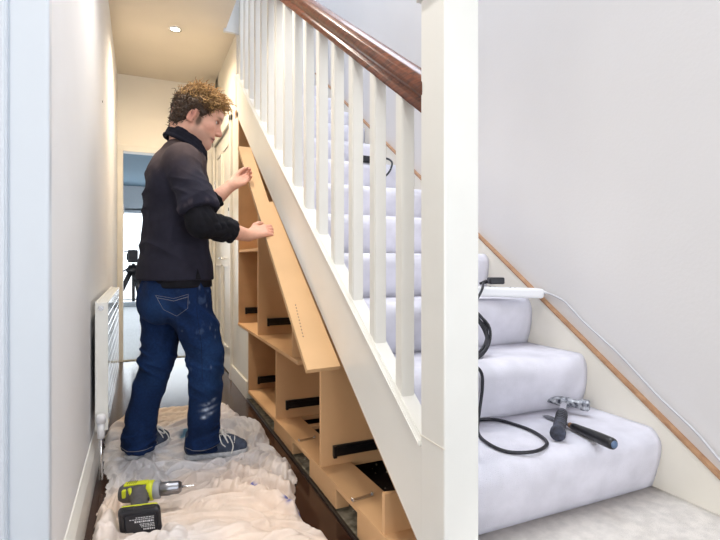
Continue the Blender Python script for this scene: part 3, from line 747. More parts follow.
# left hand pinches the edge: fingers under the board, thumb on top
hand(LW,(.72,.52,.46),np.array([.42,-.5,.62]),UU*.8+np.array([-.35,0,.1]),[(38,60,40,0),(34,58,40,0),(30,55,38,0),(26,50,36,0)],[(.75,.45,.35,.042),(.85,.1,.45,.034),(.8,-.1,.6,.026)],.080)
V,F=b.mesh(); V=relax(V,F,1,.4); F=outward(V,F)
# skin colouring from anatomy, with shade painted into ear hollows and mouth
Q=(V-H)@HM; f_,l_,u_=Q.T
c=np.tile(np.array([.74,.41,.295]),(len(V),1))
def mixc(w,col):
    global c; c=c*(1-w[:,None])+w[:,None]*np.array(col)
bl=lambda p,r: np.exp(-(((Q-np.array(p))/np.array(r))**2).sum(1))
mixc(.30*sstep(-.1,.4,fbm(V*22,2)),(.62,.30,.22))
mixc(.42*np.maximum(bl((-.014,.085,-.02),(.022,.02,.045)),bl((-.014,-.085,-.02),(.022,.02,.045))),(.58,.19,.14))
for s_ in (1,-1): mixc(.75*bl((-.012,s_*.088,-.018),(.008,.02,.020)),(.36,.12,.09))  # ear hollow shade painted into the skin
mixc(.45*bl((.118,0,-.035),(.02,.02,.02)),(.66,.25,.18))
for s_ in (1,-1): mixc(.30*bl((.075,s_*.032,-.005),(.02,.02,.012)),(.40,.17,.13))
for s_ in (1,-1): mixc(.35*bl((.07,s_*.05,-.03),(.03,.03,.025)),(.68,.28,.20))
jaw=sstep(-.045,-.075,u_)*sstep(-.02,.02,f_)*(np.abs(l_)<.075)*(V[:,2]>1.36)
for s_ in (1,-1): mixc(np.clip(bl((.094,s_*.020,-.0705),(.013,.010,.0042))*1.3,0,.9),(.13,.045,.04))
mixc(.55*jaw,(.36,.22,.17))
lip=np.maximum(bl((.105,0,-.063),(.012,.023,.006)),bl((.103,0,-.076),(.012,.02,.006))); mixc(np.clip(lip*1.2,0,.8),(.55,.20,.17))
mixc(np.clip(bl((.104,0,-.0695),(.016,.026,.0042))*1.5,0,.95),(.13,.04,.035))  # lip groove shade painted as a dark line
for s_ in (1,-1):
    mixc(np.clip(1.3*bl((.094,s_*.03,.024),(.02,.02,.006)),0,.85),(.16,.085,.045))
    mixc(np.clip(1.2*bl((.088,s_*.031,.0055),(.012,.014,.0035)),0,.9),(.07,.04,.035))
    mixc(np.clip(1.5*bl((.020,s_*.072,-.030),(.012,.02,.024)),0,.95),(.10,.055,.03))     # sideburns
mixc(.55*((V[:,0]>.45)&(V[:,2]<1.45)).astype(float)*sstep(.48,.56,V[:,0]),(.70,.33,.25))
np_mesh('body',V,F,M['skin'],man,c)
for s_ in (1,-1):
    g=G(); bm=bmesh.new(); bmesh.ops.create_uvsphere(bm,u_segments=12,v_segments=8,radius=.0105); bm.transform(Matrix.Translation(Vector(hp(.0800,s_*.031,.0035)))); g.bm(bm,True); g.obj('eye',M['eye'],man)

# hair: cap plus many curls
hs=SDF((.05,2.18,1.42),(.42,2.45,1.78),.004)
hs.ell(hp(-.004,0,.036),(.104,.087,.094),HM,.02); hs.ell(hp(-.042,0,.008),(.064,.080,.085),HM,.02); hs.ell(hp(.064,0,.078),(.052,.064,.034),HM,.02); hs.ell(hp(.095,0,.060),(.026,.050,.022),HM,.02)
hs.ell(hp(-.058,0,-.048),(.040,.060,.045),HM,.02)
hs.plane_cut(hp(.075,0,.036),fw*.62-up*.78)          # forehead line
hs.plane_cut(hp(.022,0,-.02),fw*.90-up*.43,None)
for s_ in (1,-1): hs.ell(hp(.0,s_*.090,-.024),(.026,.036,.038),HM,0,sub=True)
V,F=hs.mesh(); F=outward(V,F); N=normals(V,F)
V=V+N*(.010*np.abs(fbm(V*45,2,5))+.003*vnoise(V*140,3))[:,None]
Q=(V-H)@HM
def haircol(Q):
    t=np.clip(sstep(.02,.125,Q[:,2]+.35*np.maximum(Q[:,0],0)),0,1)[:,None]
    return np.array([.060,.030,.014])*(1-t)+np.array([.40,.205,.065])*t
hair=np_mesh('hair',V,F,M['hair'],man,haircol(Q)*.75)
# curls as thin strands
cv=[];cf=[];cl=[]
sel=rng.choice(len(V),5200,replace=True)
for i in sel:
    p=V[i]; n=N[i]; q=(p-H)@HM
    topness=float(sstep(.01,.11,np.array(q[2]+.3*max(q[0],0))))
    if rng.random()>.30+.7*topness: continue
    ln=.012+.034*topness*rng.random()+.006*rng.random()
    t=np.cross(n,rng.normal(size=3)); t/=np.linalg.norm(t); u2=np.cross(n,t)
    flow=fw*.5*topness-up*(1-topness)*.9+rng.normal(size=3)*.45
    ang=rng.random()*6.28; sp=rng.uniform(3.,7.); rad=rng.uniform(.005,.011)*(.5+.5*topness)
    base=len(cv); K=7
    g_=rng.uniform(.7,1.35); ctip=haircol(q[None])[0]*g_
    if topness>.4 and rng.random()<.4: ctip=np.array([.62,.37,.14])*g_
    for k in range(K):
        s_=k/(K-1); a=ang+s_*sp
        o=p+n*(ln*s_*.42-.003)+flow*ln*s_*.55+(t*(math.cos(a)-math.cos(ang))+u2*(math.sin(a)-math.sin(ang)))*rad
        w=.0027*(1-.5*s_)
        for m_ in range(3):
            th=2.094*m_; cv.append(o+(t*math.cos(th)+u2*math.sin(th))*w); cl.append(ctip*(.45+.75*s_))
        if k:
            for m_ in range(3): cf.append((base+(k-1)*3+m_,base+(k-1)*3+(m_+1)%3,base+k*3+(m_+1)%3,base+k*3+m_))
np_mesh('curls',np.array(cv),np.array(cf),M['hair'],hair,np.array(cl))

# long-sleeved black undershirt (sleeves and a hem below the polo)
u=SDF((-.06,2.02,.76),(.46,2.68,1.5),.004)
u.loft([(.80,.150,2.378,.138,.186),(.84,.148,2.378,.138,.186),(.95,.147,2.38,.12,.165)],F0)
u.chain([RS*.5+RE*.5,RE+np.array([-.004,.0,-.004]),RE*.40+RW*.60],[.060,.060,.050],.025)
u.chain([LS*.5+LE*.5,LE,LE*.50+LW*.50],[.056,.056,.046],.025)
u.plane_cut(RE*.34+RW*.66,RW-RE,((.25,2.02,.95),(.46,2.30,1.16))); u.plane_cut(LE*.46+LW*.54,LW-LE,((.25,2.40,1.05),(.46,2.68,1.40)))
V,F=u.mesh(); F=outward(V,F); N=normals(V,F)
arm=sstep(.17,.26,V[:,0])*(V[:,2]>.92)
w=np.abs(vnoise(np.stack([V[:,0]*34+V[:,2]*18,V[:,1]*12,V[:,2]*34-V[:,0]*10],1),4))
V=V+N*((w*.010-.001)*arm)[:,None]
np_mesh('undershirt',V,F,M['under'],man)

# polo shirt
p=SDF((-.06,2.02,.80),(.40,2.74,1.56),.004)
p.loft([(.835,.145,2.38,.146,.192),(.90,.145,2.38,.143,.190),(1.0,.146,2.38,.130,.180),(1.1,.147,2.38,.122,.180),(1.2,.149,2.38,.120,.184),(1.29,.154,2.38,.113,.182),(1.36,.163,2.38,.103,.165),(1.40,.167,2.375,.095,.135),(1.435,.178,2.36,.080,.095)],F0,.02,2.5)
p.cone((.180,2.345,1.42),(.195,2.33,1.47),.075,.068,.03)
p.ell((.100,2.36,1.27),(.080,.15,.13),None,.04)
for a_,e_ in ((RS,RE),(LS,LE)):
    p.cone((.175,2.36,1.385),a_,.052,.063,.05)
    p.chain([a_,a_*.45+e_*.55,a_*.20+e_*.80],[.072,.071,.077],.035)
p.plane_cut(RS*.18+RE*.82,RE-RS,((.10,2.02,1.0),(.40,2.20,1.28))); p.plane_cut(LS*.18+LE*.82,LE-LS,((.22,2.42,1.0),(.40,2.74,1.28)))
p.plane_cut((.20,2.33,1.475),(.28,0,.96),((.05,2.2,1.4),(.4,2.5,1.56)))
V,F=p.mesh(); V=relax(V,F,1,.5); F=outward(V,F); N=normals(V,F)
z=V[:,2]; x=V[:,0]; y=V[:,1]
def fold(P,seed): return 1-2*np.abs(vnoise(P,seed))
# folds: diagonal ones from shoulder to belly, horizontal compressions at waist and elbow
d1=fold(np.stack([(x*.55+z*.85)*11,y*4,(z*.5-x*.8)*3.0],1),1)
d2=fold(np.stack([(x*-.5+z*.85)*15,y*5,x*4],1),2)
d3=fold(np.stack([x*5+z*2,y*6,(z+x*.45)*24],1),3)
slv=np.exp(-(((x-.22)/.09)**2+((y-2.12)/.09)**2+((z-1.19)/.11)**2))
amt=.5+.5*vnoise(V*5,9)
hemf=.25+.75*sstep(.85,1.0,z)
disp=hemf*.0125*d1*amt*sstep(1.42,1.3,z)+hemf*.011*d2*(1-amt)*sstep(1.4,1.25,z)+.015*d3*slv-.004*sstep(.88,1.0,z)+.003*(1-sstep(.85,.95,z))
disp+= -.006*np.exp(-((x-.19+ (1.33-z)*.10)/.010)**2)*(y<2.2)*sstep(1.05,1.15,z)*0
V=V+N*disp[:,None]
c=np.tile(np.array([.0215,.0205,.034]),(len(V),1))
shoulder_tone=sstep(1.24,1.40,z+.03*fbm(V*18,2,3))[:,None]; c=c*(1-shoulder_tone)+np.array([.088,.063,.062])*shoulder_tone  # paler brownish tone towards the shoulders
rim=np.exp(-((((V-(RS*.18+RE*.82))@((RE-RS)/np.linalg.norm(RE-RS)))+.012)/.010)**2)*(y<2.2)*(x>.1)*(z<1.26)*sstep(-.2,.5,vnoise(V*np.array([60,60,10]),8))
c=c*(1-.28*rim[:,None])+.28*rim[:,None]*np.array([.17,.13,.14])  # pale sheen painted into the sleeve edge colour
lint=(vnoise(V*130,21)>.88)&(z>1.28); c[lint]=c[lint]*.7+np.array([.1,.09,.09])*.3
# side slit at the hem (dark notch)
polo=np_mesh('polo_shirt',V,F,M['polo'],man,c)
g=G(); 
sx,sy=.145+.192*.34*.98+.02,2.38-.94*.196
g.prism([(sx-.011,.838),(sx+.010,.838),(sx-.004,.885)],1,sy-.004,sy+.02); g.obj('side_slit',M['under'],polo)
# collar: stand plus folded leaf
ck=SDF((.05,2.2,1.34),(.32,2.48,1.56),.0035)
cc_=np.array([.190,2.335,1.452]); cn=np.array([.36,0,.93]); cn/=np.linalg.norm(cn); cu=np.array([cn[2],0,-cn[0]]); cvv=np.array([0,1.,0])
pts=[cc_+cu*.088*math.cos(a)*(1.05 if math.cos(a)>0 else .95)+cvv*.077*math.sin(a)-cn*.018*max(0,math.cos(a))+cn*.010*max(0,-math.cos(a)) for a in np.linspace(.20,2*math.pi-.20,40)]
for a_,e_ in zip(pts[:-1],pts[1:]): ck.cone(a_+cn*.024,e_+cn*.024,.0065,.0065,.004); ck.cone(a_+cn*.010,e_+cn*.010,.0090,.0090,.004); ck.cone(a_-cn*.004,e_-cn*.004,.0105,.0105,.004); ck.cone(a_*1.0-cn*.020+(a_-cc_)*.10,e_-cn*.020+(e_-cc_)*.10,.0085,.0085,.004)
for s_ in (0,-1): ck.cone(pts[s_]-cn*.0,pts[s_]-cn*.045+cu*.022,.011,.007,.006)
V,F=ck.mesh(); F=outward(V,F); V=V+normals(V,F)*(.002*vnoise(V*60,5))[:,None]
np_mesh('collar',V,F,M['collar'],polo)

# jeans
j=SDF((-.13,2.08,.03),(.44,2.66,.90),.0045)
j.loft([(.69,.150,2.375,.110,.160),(.73,.150,2.375,.128,.180),(.78,.148,2.378,.132,.182),(.86,.148,2.378,.128,.176)],F0,.03,2.3)
j.chain([(.185,2.300,.74),(.238,2.295,.62),(.271,2.295,.50),(.272,2.298,.36),(.266,2.300,.22),(.262,2.302,.10)],[.104,.086,.079,.071,.066,.069],.03)
j.chain([(.105,2.455,.74),(.095,2.460,.62),(.076,2.462,.47),(.036,2.458,.33),(.008,2.452,.20),(-.004,2.447,.085)],[.098,.085,.076,.067,.064,.071],.03)
j.ell((.075,2.335,.74),(.075,.10,.095),None,.05)
j.plane_cut((.2,2.3,.068),(0,0,-1),((.14,2.08,.0),(.44,2.385,.12))); j.plane_cut((.0,2.45,.055),(-.1,-.1,-1),((-.13,2.30,.0),(.135,2.66,.12)))
V,F=j.mesh(); V=relax(V,F,1,.5); F=outward(V,F); N=normals(V,F)
x,y,z=V.T
kn=np.exp(-((z-.46)/.11)**2); an=np.exp(-((z-.10)/.075)**2); hip=np.exp(-((z-.68)/.08)**2)
side=np.where(y<2.385,0,7)
fk=fold(np.stack([x*9+side,y*9,(z+.55*(x-.2))*26],1),11); fa=fold(np.stack([x*12+side,y*12,(z-.2*x)*38],1),12); fh=fold(np.stack([x*7,y*7,(z+.9*(x-.15))*17],1),13); fl=fold(np.stack([x*16+side,y*16,z*5],1),14)
V=V+N*(.0095*fk*kn+.0105*fa*an+.0085*fh*hip+.0065*fl*(1-kn)*(1-an)+.003*vnoise(V*14,77))[:,None]
x,y,z=V.T
c=np.tile(np.array([.0045,.0175,.066]),(len(V),1))*(1+.45*(fk*kn+fa*an+fh*hip))[:,None].clip(.5,1.6)
def mixj(w,col):
    global c; w=np.clip(w,0,1); c=c*(1-w[:,None])+w[:,None]*np.array(col)
fadew=.75*np.exp(-((x-.30)/.08)**2-((z-.46)/.15)**2)*(y<2.385)+.6*np.exp(-((x-.07)/.07)**2-((z-.72)/.07)**2)*(y<2.33)+.35*np.exp(-((z-.30)/.12)**2)*(.5+.5*vnoise(V*7,5))+.35*np.exp(-((x-.06)/.05)**2-((z-.47)/.12)**2)
mixj(fadew*(.75+.35*fbm(V*16,2,6)),(.019,.060,.17))
mixj(.26*sstep(.40,.9,fbm(V*np.array([34,34,20]),3,22))*(y<2.3)*sstep(.3,.5,z)*sstep(.12,.2,x),(.11,.17,.30))
seamd=np.abs(x-(.205+.10*(.84-z)))+0
mixj(.7*(np.abs((z+.02*np.sin(x*90))-.765)<.003)*(y<2.3)*(x<.19)*0,(.3,.28,.27))
# white paint smears on the right shin
for (px,pz,w_) in ((.268,.288,.022),(.280,.268,.030),(.262,.262,.020),(.276,.245,.026),(.258,.232,.016),(.300,.302,.012)):
    mixj(1.1*np.exp(-((x-px)/w_*1.3)**2-((z-pz-.15*(x-px))/.0055)**2)*(y<2.28)*(.6+.6*vnoise(V*90,7)),(.50,.58,.72))
for _ in range(9):
    px,pz=rng.uniform(.14,.34),rng.uniform(.45,.82); mixj(.28*np.exp(-((x-px)/.003)**2-((z-pz)/rng.uniform(.003,.010))**2)*(y<2.3),(.32,.38,.5))
jeans=np_mesh('jeans',V,F,M['jeans'],man,c)
# stitching follows the cloth: cast curves onto the jeans mesh
from mathutils.bvhtree import BVHTree
bv=BVHTree.FromPolygons([tuple(v) for v in V],[tuple(q) for q in F])
def on_cloth(pts,dirn):
    out=[]
    for q in pts:
        h=bv.ray_cast(Vector(q)-Vector(dirn)*.5,Vector(dirn))
        if h[0] is not None: out.append(h[0]-Vector(dirn)*.0012)
    return out
def vis(dirx,diry): v=Vector((dirx,diry,0)); return v.normalized()
dv=vis(.10,1)
pk=[(.038,2.0,.772),(.11,2.0,.758),(.168,2.0,.775),(.166,2.0,.715),(.122,2.0,.683),(.070,2.0,.712),(.038,2.0,.772)]
def dense(pts,n=10):
    o=[]
    for a_,e_ in zip(pts[:-1],pts[1:]):
        for k in range(n): o.append(tuple(a_[i]+(e_[i]-a_[i])*k/n for i in range(3)))
    return o+[pts[-1]]
for nm,pl in (('pocket_stitching',pk),('pocket_hem_stitching',[(.044,2.0,.762),(.11,2.0,.748),(.167,2.0,.764)]),('side_seam',[(.205,2.0,.83),(.203,2.0,.70),(.222,2.0,.55),(.226,2.0,.40)]),('inseam',[(.135,2.0,.50),(.118,2.0,.42),(.093,2.0,.32),(.068,2.0,.22),(.048,2.0,.13),(.045,2.0,.09)]),('inseam',[(.125,2.0,.50),(.108,2.0,.42),(.083,2.0,.32),(.058,2.0,.22)]),('front_stitching',[(.262,2.0,.83),(.268,2.0,.78),(.275,2.0,.70)])):
    q=on_cloth(dense(pl),dv)
    if len(q)>2:
        g=G(); g.tube(q,.0009 if nm in ('inseam','pocket_hem_stitching','front_stitching') else .0006,5); g.obj(nm,M['stitch'] if nm!='side_seam' else M['jeans'],jeans)
for cx,cy,zc,r in ((.262,2.302,.079,.0735),(-.004,2.447,.066,.0725)):
    pts=[]
    for k in range(41):
        a=2*math.pi*k/40; h=bv.ray_cast(Vector((cx+.3*math.cos(a),cy+.3*math.sin(a),zc+.012)),Vector((-math.cos(a),-math.sin(a),0)))
        if h[0] is not None and (h[0]-Vector((cx,cy,zc))).length<.14: pts.append(h[0]+Vector((math.cos(a),math.sin(a),0))*.001)
    if len(pts)>4: g=G(); g.tube(pts,.0012,5); g.obj('hem_stitching',M['stitch'],jeans)

# shoes
def shoe(heel,toe,zs,labelled=None):
    heel=np.array(heel);toe=np.array(toe); d=(toe-heel); L_=np.linalg.norm(d); d/=L_; s=np.array([-d[1],d[0]]); 
    P=lambda a,b_,z_: np.array([heel[0]+d[0]*a*L_+s[0]*b_, heel[1]+d[1]*a*L_+s[1]*b_, zs+z_])
    lo=np.minimum(P(0,-.08,0),P(1,.08,0)); lo=np.minimum(lo,np.minimum(P(0,.08,0),P(1,-.08,0)))-.03; hi=np.maximum(np.maximum(P(0,-.08,0),P(1,.08,0)),np.maximum(P(0,.08,0),P(1,-.08,0)))+.03
    lo[2]=zs-.01; hi[2]=zs+.16
    q=SDF(lo,hi,.0035)
    q.chain([P(.13,0,.045),P(.45,.003,.042),P(.74,.008,.034),P(.875,.006,.028)],[.036,.040,.043,.032],.02)
    q.cone(P(.13,0,.05),P(.14,0,.10),.037,.036,.02); q.cone(P(.20,0,.085),P(.62,.004,.047),.038,.033,.03)
    q.plane_cut(P(0,0,.018),(0,0,-1))
    V,F=q.mesh(); F=outward(V,F); V=V+normals(V,F)*(.0012*vnoise(V*45,3))[:,None]
    up_=np_mesh('shoe',V,F,M['shoe'],man)
    q=SDF(lo,hi,.0035); q.chain([P(.13,0,.012),P(.45,.003,.012),P(.74,.008,.012),P(.875,.006,.012)],[.041,.041,.046,.036],.01)
    q.plane_cut(P(0,0,.022),(0,0,1)); q.plane_cut(P(0,0,.0),(0,0,-1))
    V,F=q.mesh(); F=outward(V,F); np_mesh('sole',V,F,M['sole'],up_)
    g=G()
    ins=[(.56,.082),(.63,.077),(.70,.072),(.77,.068)]
    for a,z_ in ins:
        g.tube(spline([P(a,-.030,z_-.012),P(a+.01,-.012,z_+.006),P(a+.01,.014,z_+.007),P(a,.033,z_-.010)],4),.0028,6)
    for sg in (-1,1):
        g.tube(spline([P(.60,.0,.086),P(.58,sg*.020,.104),P(.62,sg*.048,.094),P(.67,sg*.046,.066),P(.62,sg*.012,.088)],5),.0030,6)
        g.tube(spline([P(.60,.0,.086),P(.68,sg*.022,.088),P(.75,sg*.050,.054),P(.72,sg*.066,.022)],5),.0028,6)
        g.tube(spline([P(.60,.0,.088),P(.54,sg*.030,.098),P(.57,sg*.054,.070),P(.63,sg*.050,.050)],5),.0026,6)
    g.obj('laces',M['lace'],up_)
shoe((.185,2.325),(.458,2.288),.032); shoe((-.045,2.412),(.128,2.598),.030)

# ------------------------------------------------------------------ drill driver lying on the dust sheet
dr=thing('cordless_drill','lime and grey cordless drill with black battery lying on the dust sheet','drill',(.0,1.85,.04))
ax=Vector((.206,-.060,.012)).normalized(); o0=Vector((-.068,1.945,.086)); hv=Vector((.0,-.92,-.10)).normalized()
g=G(); g.lathe([(0,.012),(.004,.024),(.016,.031),(.05,.034),(.085,.034),(.10,.033)],o0,ax,24); g.obj('motor_housing',M['drill_g'],dr)
g=G(); g.lathe([(.098,.032),(.100,.0345),(.118,.0345),(.121,.032)],o0,ax,24); 
mt=frame(o0,ax,(0,0,1)); g.box((.022,-.016,.0285),(.102,.012,.0362),.003,2,mt); g.box((.02,-.036,-.004),(.034,-.02,.024),.004,2,mt)
yb_=g.obj('lime_collar',M['lime'],dr)
g=G()
for k in range(5): g.box((.032+.007*k,-.013,.0345),(.035+.007*k,.013,.0368),.0005,1,mt)
for k in range(4): g.box((.048+.010*k,-.0345-.0005*k,.008),(.053+.010*k,-.026,.022-.003*k),.001,1,mt)
g.obj('vent_slots',M['plastic_b'],yb_)
g=G(); g.tube(spline([mt@Vector((.045,-.026,.026)),mt@Vector((.052,-.035,.012)),mt@Vector((.066,-.0365,-.004)),mt@Vector((.078,-.033,-.014))],5),.0065,8); g.obj('lime_flash',M['lime'],dr)
g=G(); g.lathe([(.119,.030),(.122,.0315),(.140,.031),(.143,.026)],o0,ax,24); g.obj('torque_ring',mat('ring_grey',(.30,.31,.33),.45),dr)
g=G(); g.lathe([(.140,.021),(.145,.0235),(.175,.0245),(.178,.0225),(.205,.0220),(.214,.016),(.216,.004)],o0,ax,24); g.obj('chuck',M['steel_c'],dr)
g=G(); g.lathe([(.214,.0045),(.235,.0045),(.238,.0032),(.256,.0030),(.262,.0012)],o0,ax,10); g.obj('bit',M['chrome'],dr)
# handle towards the viewer, battery at its end
hb=o0+ax*.070
g=G(); g.tube([hb+hv*t_ for t_ in (.0,.03,.07,.11,.145)],[.035,.033,.027,.025,.028],16); g.obj('handle',M['drill_g'],dr)
g=G(); g.tube([hb+ax*.022+hv*.04,hb+ax*.026+hv*.055,hb+ax*.022+hv*.07],[.006,.009,.006],8); g.obj('trigger',M['plastic_b'],dr)
bc=hb+hv*.168; bx=ax; bz=hv; by=bz.cross(bx).normalized(); mb=Matrix((bx,by,bz)).transposed().to_4x4(); mb.translation=bc
g=G(); g.box((-.056,-.036,-.034),(.062,.036,-.018),.008,3,mb); g.obj('lime_foot',M['lime'],dr)
g=G(); g.box((-.064,-.043,-.018),(.068,.043,.022),.014,4,mb); bat=g.obj('battery',M['plastic_b'],dr)
sg=-1 if by.z>0 else 1    # which local y faces up
g=G(); g.box((-.046,-.031,.0215),(.054,.031,.0232),.004,2,mb); g.obj('label_plate',mat('dark_label',(.02,.022,.03),.3),bat)
g=G(); rl=random.Random(5)
for r_,(yy,hh_,x0_,x1_) in enumerate(((.020,.0013,-.010,.046),(.014,.0013,-.03,.046),(.006,.003,-.015,.044),(-.003,.0012,0,.046),(-.008,.0012,.002,.046),(-.013,.0012,.004,.046),(-.021,.0028,.010,.046))):
    x=x0_
    while x<x1_:
        w=rl.uniform(.003,.008); w=min(w,x1_-x)
        g.box((x,-sg*yy-hh_,.0230),(x+w*.85,-sg*yy+hh_,.0236),0,1,mb); x+=w+.0012
g.obj('label_print',M['label_w'],bat)
for x in (-.03,.03): g=G(); g.box((x-.016,sg*-.0415,-.008),(x+.016,sg*-.036,.012),.002,2,mb); g.obj('release_clip',M['dark'],bat)

# ------------------------------------------------------------------ crumpled cotton dust sheet
out=[(-.150,1.15),(-.148,1.45),(-.140,1.60),(-.148,1.78),(-.140,1.95),(-.120,2.15),(-.118,2.33),(-.150,2.42),(-.166,2.62),(-.162,2.85),(-.12,3.06),(-.05,3.15),(.06,3.13),(.16,3.20),(.25,3.16),(.36,3.20),(.46,3.13),(.50,3.0),(.515,2.88),(.570,2.80),(.600,2.68),(.600,2.50),(.585,2.36),(.605,2.20),(.612,2.06),(.590,1.93),(.540,1.80),(.520,1.70),(.550,1.56),(.580,1.42),(.612,1.28),(.62,1.15)]
hx=.0038; xs=np.arange(-.20,.64,hx); ys=np.arange(1.14,3.26,hx)
X,Y=np.meshgrid(xs,ys,indexing='ij'); 
def poly_sd(X,Y,P):
    d=np.full(X.shape,1e9); ins=np.zeros(X.shape,bool); n=len(P)
    for i in range(n):
        (ax_,ay),(bx_,by_)=P[i],P[(i+1)%n]; ex,ey=bx_-ax_,by_-ay
        t=np.clip(((X-ax_)*ex+(Y-ay)*ey)/(ex*ex+ey*ey),0,1); d=np.minimum(d,(X-ax_-t*ex)**2+(Y-ay-t*ey)**2)
        c_=((ay<=Y)&(by_>Y))|((by_<=Y)&(ay>Y)); xi=ax_+(Y-ay)/(ey if ey else 1e-9)*ex; ins^=c_&(X<xi)
    return np.where(ins,np.sqrt(d),-np.sqrt(d))
sd=poly_sd(X,Y,out)
P3=lambda a,b_,c_=0: np.stack([a,b_,np.full(X.shape,float(c_))],-1)
sd=sd+.010*vnoise(P3(X*14,Y*14),31)+.006*vnoise(P3(X*40,Y*40),32)
wx=X+.055*fbm(P3(X*4,Y*4),3,41); wy=Y+.055*fbm(P3(X*4,Y*4,5),3,42)
bil=lambda a,b_,s_: np.abs(vnoise(P3(a,b_),s_))
def aniso(th,fa,fb,s_):
    a=wx*math.cos(th)+wy*math.sin(th); b_=-wx*math.sin(th)+wy*math.cos(th)
    h=bil(a*fa,b_*fb,s_); h2=bil(a*fa*1.7+3,b_*fb*1.9,s_+1); h3=bil(a*fa*3+7,b_*fb*3.3,s_+2)
    gv=lambda q,w_: 1-np.exp(-q/w_)
    return gv(h,.22)*.72+.34*gv(h2,.22)+.14*gv(h3,.3)
# fold families: (direction, along freq, across freq, centre, radius, height)
fam=[(R(-30),3.2,15,(.30,1.45),(.30,.32),.046),(R(8),4,17,(-.02,1.50),(.20,.22),.062),(R(55),4.5,19,(.42,2.05),(.22,.25),.058),(R(20),5,20,(.10,2.15),(.30,.16),.050),(R(105),4.5,20,(.46,2.65),(.20,.30),.052),(R(85),5,22,(-.10,2.05),(.10,.35),.060),(R(10),6,22,(.2,3.0),(.4,.25),.066)]
num=np.zeros(X.shape); den=np.zeros(X.shape)+1e-6
for i,(th,fa,fb,(cx,cy),(rx,ry),ht) in enumerate(fam):
    w=np.exp(-((X-cx)/rx)**2-((Y-cy)/ry)**2)**2.5; num+=w*ht*aniso(th,fa*1.0,fb*1.25,60+3*i); den+=w
# folds radiating from the left foot
ra=np.arctan2(Y-2.47,X-.03); rr_=np.hypot(X-.03,Y-2.47)
w=2.5*np.exp(-((rr_-.22)/.13)**2)*(Y<2.62); num+=w*.052*(1-np.exp(-np.abs(vnoise(P3(ra*9+3*wx,rr_*3.5,2),71))/.10)); den+=w
pat=np.clip(num/den/.058,0,1.25)
capz=.078-.034*np.exp(-((X-.15)/.32)**2-((Y-2.16)/.15)**2)-.036*np.exp(-((X-.0)/.14)**2-((Y-1.72)/.18)**2)
hgt=.006+capz*(.75*pat**1.6+.15*pat)*(.80+.35*fbm(P3(X*6,Y*6),2,88))
# many small overlapping rolls of cloth following the pull of the sheet
def flow(x,y):
    f_=[(-.03,2.45,.20,math.atan2(y-2.47,x-.03)),(.40,1.50,.26,R(-32)),(.10,1.66,.16,R(-14)),(-.08,1.55,.14,R(35)),(.46,2.08,.17,R(58)),(.22,2.18,.14,R(14)),(.48,2.60,.18,R(105)),(-.12,2.0,.12,R(80)),(.15,3.02,.28,R(12)),(.05,1.30,.22,R(-8))]
    cx=cy=0
    for a,b_,r,t in f_:
        w=math.exp(-((x-a)**2+(y-b_)**2)/(r*r)*1.5)+1e-5; cx+=w*math.cos(2*t); cy+=w*math.sin(2*t)
    return .5*math.atan2(cy,cx)
sr=np.random.default_rng(11); stro=np.zeros(X.shape)
for k in range(420):
    for _ in range(50):
        x0_,y0_=sr.uniform(-.16,.60),sr.uniform(1.15,3.20); i_,j_=int((x0_-xs[0])/hx),int((y0_-ys[0])/hx)
        if sd[min(max(i_,0),X.shape[0]-1),min(max(j_,0),X.shape[1]-1)]>.006: break
    calm=math.exp(-((x0_-.24)/.15)**2-((y0_-1.70)/.09)**2)
    r=sr.uniform(.006,.0155)*(1+.3*(y0_<1.7)); ln=sr.uniform(.10,.34)*(1+.8*calm)
    hh_=(r*sr.uniform(1.2,3.2)+.006)*(1-.6*calm); lift=sr.uniform(0,.012)*(1-.7*calm)
    t0_=flow(x0_,y0_)+sr.normal()*.22; path=[(x0_,y0_)]; bend=sr.normal()*2.2
    for q_ in range(10):
        a_=t0_+bend*ln*(q_/10); path.append((path[-1][0]+math.cos(a_)*ln/10,path[-1][1]+math.sin(a_)*ln/10))
    px_=[p_[0] for p_ in path]; py_=[p_[1] for p_ in path]
    i0=max(int((min(px_)-r-xs[0])/hx),0); i1=min(int((max(px_)+r-xs[0])/hx)+2,X.shape[0]); j0=max(int((min(py_)-r-ys[0])/hx),0); j1=min(int((max(py_)+r-ys[0])/hx)+2,X.shape[1])
    if i1<=i0 or j1<=j0: continue
    xa=X[i0:i1,j0:j1]; yb2_=Y[i0:i1,j0:j1]; best=np.zeros(xa.shape)
    for q_ in range(10):
        (ax_,ay),(bx_,by_)=path[q_],path[q_+1]; ex,ey=bx_-ax_,by_-ay
        t=np.clip(((xa-ax_)*ex+(yb2_-ay)*ey)/(ex*ex+ey*ey),0,1); d=np.hypot(xa-ax_-t*ex,yb2_-ay-t*ey)
        s_=(q_+t)/10; ta=np.sqrt(np.clip(np.sin(np.pi*(.06+.88*s_)),0,1)); rr2=r*(.55+.45*ta)
        best=np.maximum(best,(lift*ta+hh_*ta*np.sqrt(np.clip(1-(d/rr2)**2,0,1)))*(d<rr2))
    stro[i0:i1,j0:j1]=np.maximum(stro[i0:i1,j0:j1],best)
lim=.085-.044*np.exp(-((X-.15)/.32)**2-((Y-2.14)/.13)**2)
stro=np.minimum(stro,lim)
for _ in range(1): stro=.5*stro+.125*(np.roll(stro,1,0)+np.roll(stro,-1,0)+np.roll(stro,1,1)+np.roll(stro,-1,1))
hgt=np.maximum(hgt*.34,stro)
